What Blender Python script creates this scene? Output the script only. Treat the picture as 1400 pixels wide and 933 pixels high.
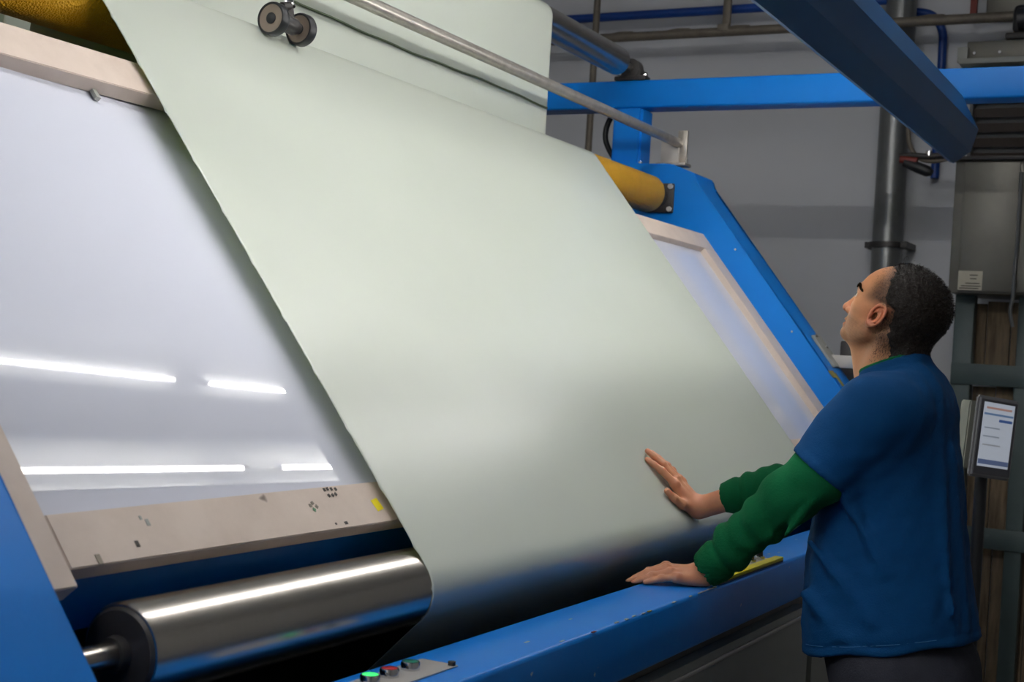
import bpy, bmesh, math, random
import numpy as np
from mathutils import Vector, Matrix

for o in list(bpy.data.objects):
    bpy.data.objects.remove(o)
scene = bpy.context.scene
COL = scene.collection
Z0 = 1.5                     # eye height; most heights below are given relative to it

# ------------------------------------------------------------------ camera
cam_d = bpy.data.cameras.new('camera'); cam = bpy.data.objects.new('camera', cam_d); COL.objects.link(cam)
RC = np.array([[.46299547, .03430482, .88569655], [-.88415985, -.05249799, .46422552], [.06242246, -.99803163, .00602462]])
cam.matrix_world = Matrix(((RC[0, 0], -RC[0, 1], -RC[0, 2], 0), (RC[1, 0], -RC[1, 1], -RC[1, 2], 0),
                           (RC[2, 0], -RC[2, 1], -RC[2, 2], Z0), (0, 0, 0, 1)))
cam_d.sensor_width = 36; cam_d.lens = 1892.09 / 1400 * 36
cam_d.clip_start = .05
cam_d.dof.use_dof = True; cam_d.dof.focus_distance = 2.9; cam_d.dof.aperture_fstop = 8
scene.camera = cam
# ------------------------------------------------------------------ world and exposure
w = bpy.data.worlds.new('hall_world'); scene.world = w; w.use_nodes = True
w.node_tree.nodes['Background'].inputs[0].default_value = (.6, .65, .75, 1)
w.node_tree.nodes['Background'].inputs[1].default_value = 0.
vs = scene.view_settings
vs.view_transform = 'Standard'; vs.look = 'None'; vs.gamma = 1; vs.use_curve_mapping = False
vs.exposure = 0.2
HOOD_TUBE, ROW_TUBE, CROSS_TUBE = 44., 92., 140.      # brightness of the fluorescent tubes

# ------------------------------------------------------------------ materials
MATS = {}
def srgb(r, g, b):
    f = lambda c: (c / 255 / 12.92) if c / 255 <= .04045 else ((c / 255 + .055) / 1.055) ** 2.4
    return (f(r), f(g), f(b), 1)
def mat(name, col, rough=.5, metal=0., var=0., vscale=8., bump=0., bscale=60., spec=.5, coat=0., emis=None, estr=0., rvar=0., stretch=None, col2=None, attr=None, spots=None):
    if name in MATS: return MATS[name]
    m = bpy.data.materials.new(name); m.use_nodes = True
    nt = m.node_tree; N = nt.nodes; L = nt.links
    b = N['Principled BSDF']
    b.inputs['Base Color'].default_value = col
    b.inputs['Roughness'].default_value = rough; b.inputs['Metallic'].default_value = metal
    b.inputs['Specular IOR Level'].default_value = spec
    if coat: b.inputs['Coat Weight'].default_value = coat; b.inputs['Coat Roughness'].default_value = .15
    tc = N.new('ShaderNodeTexCoord'); mp = N.new('ShaderNodeMapping')
    L.new(tc.outputs['Object'], mp.inputs['Vector'])
    if stretch: mp.inputs['Scale'].default_value = stretch
    src = None
    if attr:
        a = N.new('ShaderNodeAttribute'); a.attribute_name = attr; src = a.outputs['Color']
    if var or rvar:
        n = N.new('ShaderNodeTexNoise'); n.inputs['Scale'].default_value = vscale; n.inputs['Detail'].default_value = 6
        n.inputs['Roughness'].default_value = .65
        L.new(mp.outputs['Vector'], n.inputs['Vector'])
        if var:
            mx = N.new('ShaderNodeMix'); mx.data_type = 'RGBA'; mx.blend_type = 'MIX'
            c2 = col2 or tuple([c * .45 for c in col[:3]] + [1])
            r = N.new('ShaderNodeValToRGB'); r.color_ramp.elements[0].position = .35; r.color_ramp.elements[1].position = .75
            r.color_ramp.elements[1].color = (var, var, var, 1)
            L.new(n.outputs['Fac'], r.inputs['Fac']); L.new(r.outputs['Color'], mx.inputs['Factor'])
            mx.inputs['A'].default_value = col; mx.inputs['B'].default_value = c2
            if src:
                L.new(src, mx.inputs['A'])
                ml = N.new('ShaderNodeMix'); ml.data_type = 'RGBA'; ml.blend_type = 'MULTIPLY'; ml.inputs['Factor'].default_value = 1
                L.new(src, ml.inputs['A']); ml.inputs['B'].default_value = (.55, .5, .5, 1); L.new(ml.outputs['Result'], mx.inputs['B'])
            src = mx.outputs['Result']
        if rvar:
            mr = N.new('ShaderNodeMapRange'); mr.inputs['To Min'].default_value = max(.02, rough - rvar); mr.inputs['To Max'].default_value = rough + rvar
            L.new(n.outputs['Fac'], mr.inputs['Value']); L.new(mr.outputs['Result'], b.inputs['Roughness'])
    if spots:                                   # (colour, scale, threshold): worn specks
        n2 = N.new('ShaderNodeTexNoise'); n2.inputs['Scale'].default_value = spots[1]; n2.inputs['Detail'].default_value = 3
        L.new(mp.outputs['Vector'], n2.inputs['Vector'])
        r2 = N.new('ShaderNodeValToRGB'); r2.color_ramp.elements[0].position = spots[2]; r2.color_ramp.elements[1].position = spots[2] + .03
        L.new(n2.outputs['Fac'], r2.inputs['Fac'])
        m2 = N.new('ShaderNodeMix'); m2.data_type = 'RGBA'; L.new(r2.outputs['Color'], m2.inputs['Factor'])
        if src: L.new(src, m2.inputs['A'])
        else: m2.inputs['A'].default_value = col
        m2.inputs['B'].default_value = spots[0]; src = m2.outputs['Result']
    if src: L.new(src, b.inputs['Base Color'])
    if bump:
        n3 = N.new('ShaderNodeTexNoise'); n3.inputs['Scale'].default_value = bscale; n3.inputs['Detail'].default_value = 4
        L.new(mp.outputs['Vector'], n3.inputs['Vector'])
        bp_ = N.new('ShaderNodeBump'); bp_.inputs['Strength'].default_value = bump; bp_.inputs['Distance'].default_value = .004
        L.new(n3.outputs['Fac'], bp_.inputs['Height']); L.new(bp_.outputs['Normal'], b.inputs['Normal'])
    if emis:
        b.inputs['Emission Color'].default_value = emis; b.inputs['Emission Strength'].default_value = estr
    MATS[name] = m; return m

M_blue = mat('blue_paint', srgb(0, 116, 206), .42, var=.25, vscale=5, col2=srgb(0, 98, 182), bump=.08, bscale=90, spec=.3)
M_rail = mat('worn_blue_paint', srgb(4, 124, 222), .36, var=.3, vscale=7, col2=srgb(50, 142, 224), bump=.08, bscale=80, spots=(srgb(205, 214, 222), 34, .735))
M_hood = mat('hood_blue_paint', srgb(8, 84, 140), .42, var=.3, vscale=4)
M_white = mat('white_reflector', srgb(235, 235, 232), .5)
M_fabric = mat('pale_green_coated_fabric', srgb(220, 225, 218), .36, bump=.10, bscale=420, spec=.62, var=.05, vscale=3, coat=.6)
M_fabric.node_tree.nodes['Principled BSDF'].inputs['Coat Roughness'].default_value = .24
nt_ = M_fabric.node_tree; tr_ = nt_.nodes.new('ShaderNodeBsdfTranslucent'); tr_.inputs['Color'].default_value = srgb(208, 222, 160)
mx_ = nt_.nodes.new('ShaderNodeMixShader'); mx_.inputs[0].default_value = .26
nt_.links.new(nt_.nodes['Principled BSDF'].outputs[0], mx_.inputs[1]); nt_.links.new(tr_.outputs[0], mx_.inputs[2])
nt_.links.new(mx_.outputs[0], nt_.nodes['Material Output'].inputs['Surface'])
M_seam = mat('seam_green', srgb(96, 110, 84), .8)
M_panel = mat('white_acrylic', srgb(207, 210, 223), .012, spec=.5, rvar=.006, vscale=5, var=.06, col2=srgb(198, 200, 214))
M_wood = mat('scuffed_beige_board', srgb(208, 192, 180), .55, var=.45, vscale=7, col2=srgb(170, 150, 136), bump=.1, bscale=40, spots=(srgb(110, 96, 86), 13, .74))
M_steel = mat('polished_steel', srgb(190, 184, 176), .27, 1., vscale=30, stretch=(6, .3, .3), var=.12, col2=srgb(150, 144, 138))
M_steel2 = mat('dull_steel', srgb(165, 160, 152), .35, 1., var=.4, vscale=20)
M_rod = mat('scratched_aluminium', srgb(190, 184, 176), .38, .75, var=.5, vscale=25, col2=srgb(120, 112, 104))
M_dark = mat('dark_grey_iron', srgb(62, 60, 60), .5, .4, var=.3, vscale=20)
M_black = mat('black_rubber', srgb(22, 24, 28), .45)
M_chrome = mat('chrome', srgb(215, 215, 215), .12, 1.)
M_yellow = mat('yellow_textured_sleeve', srgb(214, 160, 22), .5, var=.4, vscale=14, col2=srgb(176, 122, 12), bump=.25, bscale=220)
ny_ = M_yellow.node_tree; vo_ = ny_.nodes.new('ShaderNodeTexVoronoi'); vo_.inputs['Scale'].default_value = 210
tcy = ny_.nodes.new('ShaderNodeTexCoord'); ny_.links.new(tcy.outputs['Object'], vo_.inputs['Vector'])
bpy_ = ny_.nodes.new('ShaderNodeBump'); bpy_.inputs['Strength'].default_value = .8; bpy_.inputs['Distance'].default_value = .004
ny_.links.new(vo_.outputs['Distance'], bpy_.inputs['Height']); ny_.links.new(bpy_.outputs['Normal'], ny_.nodes['Principled BSDF'].inputs['Normal'])
M_grey = mat('grey_sheet', srgb(150, 152, 146), .45, var=.2, vscale=5)
M_cab = mat('cabinet_grey', srgb(112, 110, 102), .42, .35, var=.35, vscale=5)
M_rack = mat('grey_green_paint', srgb(72, 88, 88), .5, var=.3, vscale=6)
M_board = mat('weathered_wood', srgb(148, 128, 102), .8, var=.9, vscale=9, stretch=(1, 3, .35), col2=srgb(44, 36, 28), bump=.4, bscale=30)
M_wall = mat('painted_wall', srgb(206, 208, 212), .6, var=.12, vscale=2.2, col2=srgb(178, 180, 184), bump=.05, bscale=20, spots=(srgb(120, 118, 116), 16, .78))
M_wall2 = mat('plain_wall', srgb(190, 190, 190), .7, var=.15, vscale=1.5)
M_floor = mat('concrete_floor', srgb(98, 96, 92), .45, var=.4, vscale=3, bump=.05)
M_ceil = mat('ceiling_sheet', srgb(196, 198, 202), .7, var=.1, vscale=1)
M_pipe = mat('galvanised_pipe', srgb(128, 130, 130), .35, .6, var=.4, vscale=9)
M_pipe2 = mat('dusty_pipe', srgb(120, 112, 100), .55, .3, var=.6, vscale=20)
M_bpipe = mat('blue_pipe_paint', srgb(12, 62, 140), .4, var=.2)
M_void = mat('grey_inner_steel', srgb(84, 86, 88), .6, var=.3, vscale=6)
M_tape = mat('yellow_tape', srgb(232, 214, 8), .45)
M_otape = mat('old_tape', srgb(150, 136, 62), .7, var=.5, vscale=60)
M_plate = mat('aluminium_plate', srgb(188, 184, 180), .45, .2)
M_ink = mat('ink', srgb(60, 56, 54), .7)
M_paper = mat('paper_label', srgb(196, 190, 172), .7, var=.2, vscale=30)
M_rust = mat('red_primer', srgb(120, 44, 34), .6)

# ------------------------------------------------------------------ mesh helpers
def tag(o, label=None, cat=None, group=None, kind=None):
    if label: o['label'] = label
    if cat: o['category'] = cat
    if group: o['group'] = group
    if kind: o['kind'] = kind
    return o
def link(name, me, m=None, parent=None):
    o = bpy.data.objects.new(name, me); COL.objects.link(o)
    if me and m: me.materials.append(m)
    if parent: o.parent = parent; o.matrix_parent_inverse = Matrix.Translation(parent.location).inverted()
    return o
def empty(name, loc, label=None, cat=None, group=None):
    o = bpy.data.objects.new(name, None); COL.objects.link(o); o.location = loc; o.empty_display_size = .1
    return tag(o, label, cat, group)
class B:
    """collects shapes into one mesh"""
    def __init__(s): s.bm = bmesh.new()
    def box(s, x0, x1, y0, y1, z0, z1, bev=0., seg=2):
        vs_ = [s.bm.verts.new((x, y, z)) for x in (x0, x1) for y in (y0, y1) for z in (z0, z1)]
        fs = [(0, 1, 3, 2), (4, 6, 7, 5), (0, 4, 5, 1), (2, 3, 7, 6), (0, 2, 6, 4), (1, 5, 7, 3)]
        ff = [s.bm.faces.new([vs_[i] for i in f]) for f in fs]
        if bev:
            es = list({e for f in ff for e in f.edges})
            bmesh.ops.bevel(s.bm, geom=es, offset=bev, segments=seg, affect='EDGES', profile=.5)
        return s
    def obox(s, c, ex, ey, ez, hx, hy, hz, bev=0.):
        c = Vector(c); ex = Vector(ex).normalized(); ey = Vector(ey).normalized(); ez = Vector(ez).normalized()
        vs_ = [s.bm.verts.new(c + ex * a * hx + ey * b * hy + ez * d * hz) for a in (-1, 1) for b in (-1, 1) for d in (-1, 1)]
        fs = [(0, 1, 3, 2), (4, 6, 7, 5), (0, 4, 5, 1), (2, 3, 7, 6), (0, 2, 6, 4), (1, 5, 7, 3)]
        ff = [s.bm.faces.new([vs_[i] for i in f]) for f in fs]
        if bev:
            bmesh.ops.bevel(s.bm, geom=list({e for f in ff for e in f.edges}), offset=bev, segments=2, affect='EDGES')
        return s
    def prism(s, poly, x0, x1, bev=0.):
        """poly of (y, z) extruded along x"""
        a = [s.bm.verts.new((x0, y, z)) for y, z in poly]; b = [s.bm.verts.new((x1, y, z)) for y, z in poly]
        n = len(poly); ff = [s.bm.faces.new(a), s.bm.faces.new(b[::-1])]
        ff += [s.bm.faces.new((a[i], b[i], b[(i + 1) % n], a[(i + 1) % n])) for i in range(n)]
        if bev:
            bmesh.ops.bevel(s.bm, geom=list({e for f in ff for e in f.edges}), offset=bev, segments=2, affect='EDGES')
        return s
    def lathe(s, org, ax, prof, n=40):
        """prof: list of (distance along axis, radius)"""
        ax = Vector(ax).normalized(); u = ax.orthogonal().normalized(); v = ax.cross(u); org = Vector(org); rings = []
        for d, r in prof:
            if r < 1e-6: rings.append([s.bm.verts.new(org + ax * d)])
            else: rings.append([s.bm.verts.new(org + ax * d + (u * math.cos(2 * math.pi * i / n) + v * math.sin(2 * math.pi * i / n)) * r) for i in range(n)])
        for a, b in zip(rings, rings[1:]):
            for i in range(n):
                j = (i + 1) % n
                q = [a[i % len(a)], a[j % len(a)], b[j % len(b)], b[i % len(b)]]
                q = [x for k, x in enumerate(q) if x not in q[:k]]
                if len(q) > 2: s.bm.faces.new(q)
        return s
    def cyl(s, a, b, r, n=24, bev=0.):
        a = Vector(a); b = Vector(b); L_ = (b - a).length
        if bev: return s.lathe(a, b - a, [(0, 0), (0, r - bev), (bev, r), (L_ - bev, r), (L_, r - bev), (L_, 0)], n)
        return s.lathe(a, b - a, [(0, 0), (0, r), (L_, r), (L_, 0)], n)
    def tube(s, pts, r, n=12):
        """smooth tube through points"""
        P = [Vector(p) for p in pts]; Q = []
        for i in range(len(P) - 1):
            p0 = P[max(i - 1, 0)]; p1 = P[i]; p2 = P[i + 1]; p3 = P[min(i + 2, len(P) - 1)]
            for k in range(6):
                t = k / 6; Q.append(.5 * ((2 * p1) + (p2 - p0) * t + (2 * p0 - 5 * p1 + 4 * p2 - p3) * t * t + (3 * p1 - p0 - 3 * p2 + p3) * t ** 3))
        Q.append(P[-1]); rings = []; u = None
        for i, q in enumerate(Q):
            d = (Q[min(i + 1, len(Q) - 1)] - Q[max(i - 1, 0)]).normalized()
            u = (u - d * u.dot(d)).normalized() if u else d.orthogonal().normalized()
            v = d.cross(u)
            rings.append([s.bm.verts.new(q + (u * math.cos(2 * math.pi * k / n) + v * math.sin(2 * math.pi * k / n)) * r) for k in range(n)])
        for a, b in zip(rings, rings[1:]):
            for k in range(n): s.bm.faces.new((a[k], a[(k + 1) % n], b[(k + 1) % n], b[k]))
        s.bm.faces.new(rings[0][::-1]); s.bm.faces.new(rings[-1])
        return s
    def build(s, name, m, parent=None, smooth=True):
        bmesh.ops.recalc_face_normals(s.bm, faces=s.bm.faces)
        me = bpy.data.meshes.new(name); s.bm.to_mesh(me); s.bm.free()
        if smooth:
            me.shade_smooth(); me.set_sharp_from_angle(angle=math.radians(38))
        return link(name, me, m, parent)
def struct(o): o['kind'] = 'structure'; return o

# board-plane frame: the fabric runs down a plane tilted 51 degrees
AL = math.radians(51.102); CA, SA = math.cos(AL), math.sin(AL)
RLC = (1.21, -.408 + Z0); RLR = .0635                       # lower roller (y, z), radius
TY, TZ = RLC[0] - RLR * SA, RLC[1] + RLR * CA               # where the fabric plane leaves the roller
NY, NZ = -SA, CA
def bp(s_, off): return (TY + s_ * CA + off * NY, TZ + s_ * SA + off * NZ)
def bpx(x, s_, off): y, z = bp(s_, off); return (x, y, z)

# ================================================================== THE HALL
b = B().box(-3.6, 7.3, -4.2, 5.0, -.12, 0); struct(b.build('floor', M_floor))
b = B().box(-3.6, 7.3, -4.2, 5.0, 4.6, 4.7); struct(b.build('ceiling', M_ceil))
b = B().box(7.0, 7.15, -4.2, 5.0, 0, 4.6); struct(b.build('wall_right', M_wall))
b = B().box(-3.6, 7.0, 4.8, 4.95, 0, 4.6); struct(b.build('wall_back', M_wall2))
b = B().box(-3.6, 7.0, -4.2, -4.05, 0, 4.6); struct(b.build('wall_front', M_wall2))
b = B().box(-3.6, -3.45, -4.05, 4.8, 0, 4.6); struct(b.build('wall_left', M_wall2))

# ================================================================== THE MACHINE
XL, XR = 1.112, 5.13                                          # inner faces of the two side frames
mach = empty('inspection_machine', (3.1, 1.7, 0), 'blue fabric inspection machine with slanted white viewing board and rollers', 'machine')
# side frames -------------------------------------------------------
s0 = bp(-.13, .08)
prof_r = [(2.40, 0), (2.40, .785 + Z0), (2.026, .775 + Z0), (1.922, .735 + Z0), bp(1.30, .08), s0, (s0[0], 0)]
fr = B().prism(prof_r, XR, XR + .22, .006).build('side_frame', M_blue, mach)
B().prism(prof_r, XL - .26, XL, .006).build('side_frame', M_blue, mach)
# old tape and small screw on the right frame
B().obox(bpx(XR + .032, .385, .0808), (1, 0, 0), (0, CA, SA), (0, NY, NZ), .031, .016, .0012).build('tape_patch', M_otape, fr)
B().obox(bpx(XR + .062, .36, .0812), (1, .0, 0), (0, CA, SA), (0, NY, NZ), .016, .03, .0012).build('tape_patch', M_otape, fr)
for y_, z_ in ((1.497, .133), (1.74, .44)):
    B().lathe((XR - .003, y_, z_ + Z0), (1, 0, 0), [(0, 0), (0, .004), (.003, .005), (.003, 0)], 10).build('screw', M_chrome, fr)
# board -------------------------------------------------------------
bb = B(); NXB, NSB = 64, 24; gv = []
for i in range(NXB + 1):                                     # the acrylic sheet is slightly twisted at its left end
    x = XL + .004 + (XR - XL - .008) * (i / NXB)
    tw = -.04 * (min(x, 2.2) - 1.42) * max(0., 1 - max(0., x - 2.2) / 1.2)
    gv.append([bb.bm.verts.new(bpx(x, .12 + .985 * k / NSB, -.043 + tw * (.12 + .985 * k / NSB - .42))) for k in range(NSB + 1)])
for i in range(NXB):
    for k in range(NSB): bb.bm.faces.new((gv[i][k], gv[i + 1][k], gv[i + 1][k + 1], gv[i][k + 1]))
bd = bb.build('viewing_board', M_panel, mach)
so = bd.modifiers.new('thickness', 'SOLIDIFY'); so.thickness = .008; so.offset = -1
def strip(x0, x1, sa_, sb_, o0=-.044, o1=-.012, bev=.0015):
    return B().obox(bpx((x0 + x1) / 2, (sa_ + sb_) / 2, (o0 + o1) / 2), (1, 0, 0), (0, CA, SA), (0, NY, NZ), (x1 - x0) / 2, (sb_ - sa_) / 2, (o1 - o0) / 2, bev).build('frame_strip', M_wood, mach)
st_top = strip(XL, XR, 1.040, 1.123)
st_bot = strip(1.2435, 5.009, .099, .177)
strip(XL, 1.2425, .075, 1.039)
strip(5.010, XR, .075, 1.039)
# marks on the lower strip: scuffs, stamps and a yellow sticker
def mark(x, s_, w_, h_, m, name='stain_mark', ang=0.):
    ex = Vector((math.cos(ang), -math.sin(ang) * -CA, math.sin(ang) * SA))
    ey = Vector((0, NY, NZ)).cross(ex)
    return B().obox(bpx(x, s_, -.0117), ex, ey, (0, NY, NZ), w_, h_, .0005).build(name, m, st_bot)
mark(1.370, .121, .0032, .0045, M_ink); mark(1.294, .107, .004, .007, M_pipe2); mark(1.407, .150, .003, .005, M_grey)
mark(1.398, .158, .002, .003, M_grey)
for i, (dx, ds) in enumerate(((0, .006), (.009, .007), (.019, .006), (.030, .005), (.004, -.005), (.014, -.005), (.023, -.004))):
    mark(1.825 + dx, .165 + ds, .0028, .0030, M_ink, 'stamp_mark', .1 * i)
for i, (dx, ds) in enumerate(((0, .0), (.008, .004), (.014, -.003), (.004, -.008))):
    mark(1.768 + dx, .146 + ds, .003, .003, mat('green_ink', srgb(84, 128, 96), .7) if i == 3 else M_pipe2, 'stamp_mark', .3 * i)
mark(1.945, .133, .010, .011, M_tape, 'sticker', .2); mark(1.834, .108, .004, .0025, M_ink, 'stamp_mark'); mark(1.807, .109, .0018, .0018, M_ink, 'stamp_mark')
# lint spots on the white board
for x, s_, r_ in ((1.771, .561, .0075), (1.513, .406, .005), (1.777, .394, .004)):
    for k in range(5):
        random.seed(k + int(x * 100))
        B().obox(bpx(x + random.uniform(-r_, r_), s_ + random.uniform(-r_, r_), -.0418), (1, random.uniform(-1, 1) * CA, 0), (0, CA, SA), (0, NY, NZ), r_ * .45, r_ * .35, .0006).build('lint_spot', M_grey, bd)
B().obox(bpx(1.838, 1.030, -.038), (1, .3, 0), (0, CA, SA), (0, NY, NZ), .008, .010, .004).build('tape_scrap', M_grey, bd)
# cross beam and dark interior --------------------------------------
B().box(XL, XR, 1.31, 1.42, -.40 + Z0, -.285 + Z0, .008).build('cross_beam', M_blue, mach)
B().box(XL, XR, 1.97, 1.99, .05, .2 + Z0).build('back_panel', M_void, mach)
B().box(XL, XR, 1.0, 1.97, .05, .08).build('base_tray', M_void, mach)
# front rail ---------------------------------------------------------
rail = B().box(XL, XR, .96, 1.103, -.592 + Z0, -.48 + Z0, .009, 3).build('front_rail', M_rail, mach)
chips = [(2.74, .9612, 'w'), (2.76, .9612, 'w'), (2.78, .9612, 'w'), (2.80, .9612, 'w'), (2.82, .9612, 'w'), (2.84, .9612, 'w'), (2.69, .9615, 'w'), (2.6, .962, 'w'), (2.32, .966, 'w'), (2.36, .964, 'w'), (2.40, .966, 'w'), (2.47, .962, 'y'), (2.44, .963, 'w'), (2.21, .9615, 'r'), (2.1, .97, 'w'), (3.45, 1.03, 'w'), (3.5, 1.02, 'w'), (2.05, 1.01, 'w'), (2.28, 1.04, 'w')]
for k, (x, y, c) in enumerate(chips):
    m = {'w': M_plate, 'y': M_otape, 'r': M_rust}[c]
    B().box(x - .006 - .002 * (k % 3), x + .005, y - .0015, y + .002 + .001 * (k % 2), -.4812 + Z0, -.4796 + Z0).build('paint_chip', m, rail)
# lower cover panels
def cover(x0, x1, r_=.03):
    bb = B(); bm = bb.bm
    pts = []
    for (cx, cz, a0) in ((x1 - r_, -.622 + Z0 - r_, 0), (x0 + r_, -.622 + Z0 - r_, 90)):
        for k in range(7): a = math.radians(a0 + 15 * k); pts.append((cx + r_ * math.cos(a), cz + r_ * math.sin(a)))
    pts += [(x0, .06), (x1, .06)]
    a_ = [bm.verts.new((x, .965, z)) for x, z in pts]; b_ = [bm.verts.new((x, .995, z)) for x, z in pts]
    n = len(pts); bm.faces.new(a_); bm.faces.new(b_[::-1])
    for i in range(n): bm.faces.new((a_[i], b_[i], b_[(i + 1) % n], a_[(i + 1) % n]))
    c = bb.build('cover_panel', M_grey, mach)
    B().box(x0 + .03, x1 - .03, .960, .965, -.650 + Z0, -.640 + Z0, .002).build('edge_fold', M_plate, c)
cover(1.16, 3.63); cover(3.68, 5.18)
B().box(XL, XR, 1.0, 1.05, .06, -.592 + Z0).build('inner_panel', mat('inner_primer', srgb(122, 118, 112), .6, var=.3), mach)
# lower roller ---------------------------------------------------------
lr = B().lathe((1.31, RLC[0], RLC[1]), (1, 0, 0), [(0, 0), (0, .052), (.003, RLR - .003), (.008, RLR), (3.62, RLR), (3.63, RLR - .003), (3.63, 0)], 64).build('lower_roller', M_steel, mach)
B().lathe((1.295, RLC[0], RLC[1]), (1, 0, 0), [(0, 0), (0, .022), (.0145, .024), (.0145, 0)], 32).build('end_cap', M_dark, lr)
B().lathe((1.3075, RLC[0], RLC[1]), (1, 0, 0), [(0, 0), (0, .054), (.004, .058), (.004, 0)], 48).build('end_cap', M_dark, lr)
B().cyl((XL, RLC[0], RLC[1]), (1.30, RLC[0], RLC[1]), .0165, 28).build('shaft', M_steel, lr)
B().cyl((4.94, RLC[0], RLC[1]), (XR, RLC[0], RLC[1]), .0165, 28).build('shaft', M_steel, lr)
# yellow roller ------------------------------------------------------------
YC = (2.069, .640 + Z0); YR = .0724
yr = B().lathe((1.2, YC[0], YC[1]), (1, 0, 0), [(0, 0), (0, YR - .004), (.004, YR), (3.805, YR), (3.815, YR - .006), (3.82, YR - .012), (3.82, 0)], 64).build('yellow_roller', M_yellow, mach)
B().lathe((5.005, YC[0], YC[1]), (1, 0, 0), [(.012, 0), (.012, YR - .010), (.022, YR - .022), (.04, .03), (.12, .03), (.12, 0)], 40).build('end_cap', M_rod, yr)
B().cyl((XL, YC[0], YC[1]), (1.21, YC[0], YC[1]), .02).build('shaft', M_steel2, yr)
fl = B().box(XR - .016, XR, YC[0] - .066, YC[0] + .05, YC[1] - .062, YC[1] + .055, .006).lathe((XR - .04, YC[0], YC[1]), (1, 0, 0), [(0, 0), (0, .034), (.028, .042), (.028, 0)], 32).build('bearing_flange', M_dark, mach)
for dy in (-.052, .036):
    for dz in (-.048, .042):
        B().lathe((XR - .026, YC[0] + dy, YC[1] + dz), (1, 0, 0), [(0, 0), (0, .010), (.011, .0115), (.011, 0)], 6).build('bolt', M_plate, fl)
# rear turn roller, upper roller --------------------------------------------
B().cyl((XL, 2.181, .25 + Z0), (XR, 2.181, .25 + Z0), .038, 32).build('turn_roller', M_steel2, mach)
UC = (2.278, 1.19 + Z0); UR = .057
ur = B().lathe((1.25, UC[0], UC[1]), (1, 0, 0), [(0, 0), (0, UR), (3.855, UR), (3.855, UR - .012), (3.85, UR - .014), (3.85, 0)], 56).build('upper_roller', M_steel, mach)
B().cyl((5.095, UC[0], UC[1]), (5.40, UC[0], UC[1]), .016).build('shaft', M_steel2, ur)
B().cyl((.9, UC[0], UC[1]), (1.25, UC[0], UC[1]), .016).build('shaft', M_steel2, ur)
for xb in (5.27, .98):
    pb = B().lathe((xb - .03, UC[0], UC[1]), (1, 0, 0), [(0, 0), (0, .022), (.006, .040), (.05, .040), (.056, .022), (.056, 0)], 28)
    pb.box(xb - .028, xb + .03, UC[0] - .07, UC[0] + .07, 1.14 + Z0, 1.158 + Z0, .004)
    pb.box(xb - .02, xb + .02, UC[0] - .045, UC[0] + .045, 1.15 + Z0, 1.19 + Z0, .006)
    pb = pb.build('bearing_block', M_dark, mach)
    for dy in (-.058, .058): B().lathe((xb, UC[0] + dy, 1.157 + Z0), (0, 0, 1), [(0, 0), (0, .010), (.010, .010), (.010, 0)], 6).build('bolt', M_chrome, pb)
# upper beams and posts -----------------------------------------------------
for xb, ex in ((5.25, 5.37), (.9, 1.02)):
    B().box(xb, ex, -.9 if xb > 3 else 1.0, 3.1, 1.026 + Z0, 1.14 + Z0, .008, 3).build('top_beam', M_blue, mach)
    B().prism([(2.215, .778 + Z0), (2.345, .778 + Z0), (2.345, 1.03 + Z0), (2.215, 1.03 + Z0)], xb, ex, .01).build('beam_post', M_blue, mach)
B().box(5.26, 5.36, -.88, -.78, 0, 1.026 + Z0, .006).build('beam_post', M_blue, mach)
# guide rod with its bracket -----------------------------------------------------
RY, RZ = 2.025, .866 + Z0
rod = B().cyl((.95, RY, RZ), (5.205, RY, RZ), .0185, 28, .002).build('guide_rod', M_rod, mach)
B().box(5.182, 5.195, RY - .005, RY + .07, .77 + Z0, RZ + .015, .002).build('bracket', M_plate, rod)
B().box(5.195, 5.21, RY - .035, RY + .005, .785 + Z0, .918 + Z0, .002).build('bracket', M_rod, rod)
B().box(5.16, 5.23, RY - .045, RY + .08, .772 + Z0, .785 + Z0, .002).build('bracket_foot', M_rod, rod)
B().lathe((5.205, RY - .03, .785 + Z0), (0, 0, 1), [(0, 0), (0, .010), (.018, .010), (.018, 0)], 6).build('bolt', M_chrome, rod)
B().lathe((5.155, 2.17, .778 + Z0), (0, 0, 1), [(0, 0), (0, .010), (.01, .008), (.01, 0)], 10).build('bolt', M_chrome, fr)
B().box(.95, .99, RY - .02, RY + .02, .785 + Z0, RZ + .01, .002).build('bracket', M_rod, rod)
# grey bracket bolted to the right frame
br = B().obox(bpx(XR + .155, .49, .086), (1, 0, 0), (0, CA, SA), (0, NY, NZ), .055, .075, .005, .002)
br = br.build('arm_bracket', M_grey, mach)
B().box(5.30, 5.325, 1.09, 1.43, .008 + Z0, .056 + Z0, .003).build('flat_bar', M_plate, br)
for ds in (.04, -.01): B().lathe(bpx(XR + .14 + (.04 if ds < 0 else 0), .52 + ds, .090), (0, NY, NZ), [(0, 0), (0, .008), (.006, .007), (.006, 0)], 8).build('bolt', M_chrome, br)
B().box(5.42, 5.50, 1.28, 1.385, -.9 + Z0, .115 + Z0, .006).build('support_post', M_dark, br)
B().tube([(5.30, 1.385, .05 + Z0), (5.28, 1.375, -.0 + Z0), (5.27, 1.355, -.06 + Z0), (5.27, 1.33, -.14 + Z0)], .0032, 8).build('cable', M_rod, br)
# dark cable loop by the beam post
B().tube([(5.42, 2.36, 1.08 + Z0), (5.42, 2.43, 1.02 + Z0), (5.42, 2.45, .93 + Z0), (5.42, 2.40, .84 + Z0), (5.42, 2.34, .81 + Z0)], .012, 10).build('cable', M_black, mach)
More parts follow.
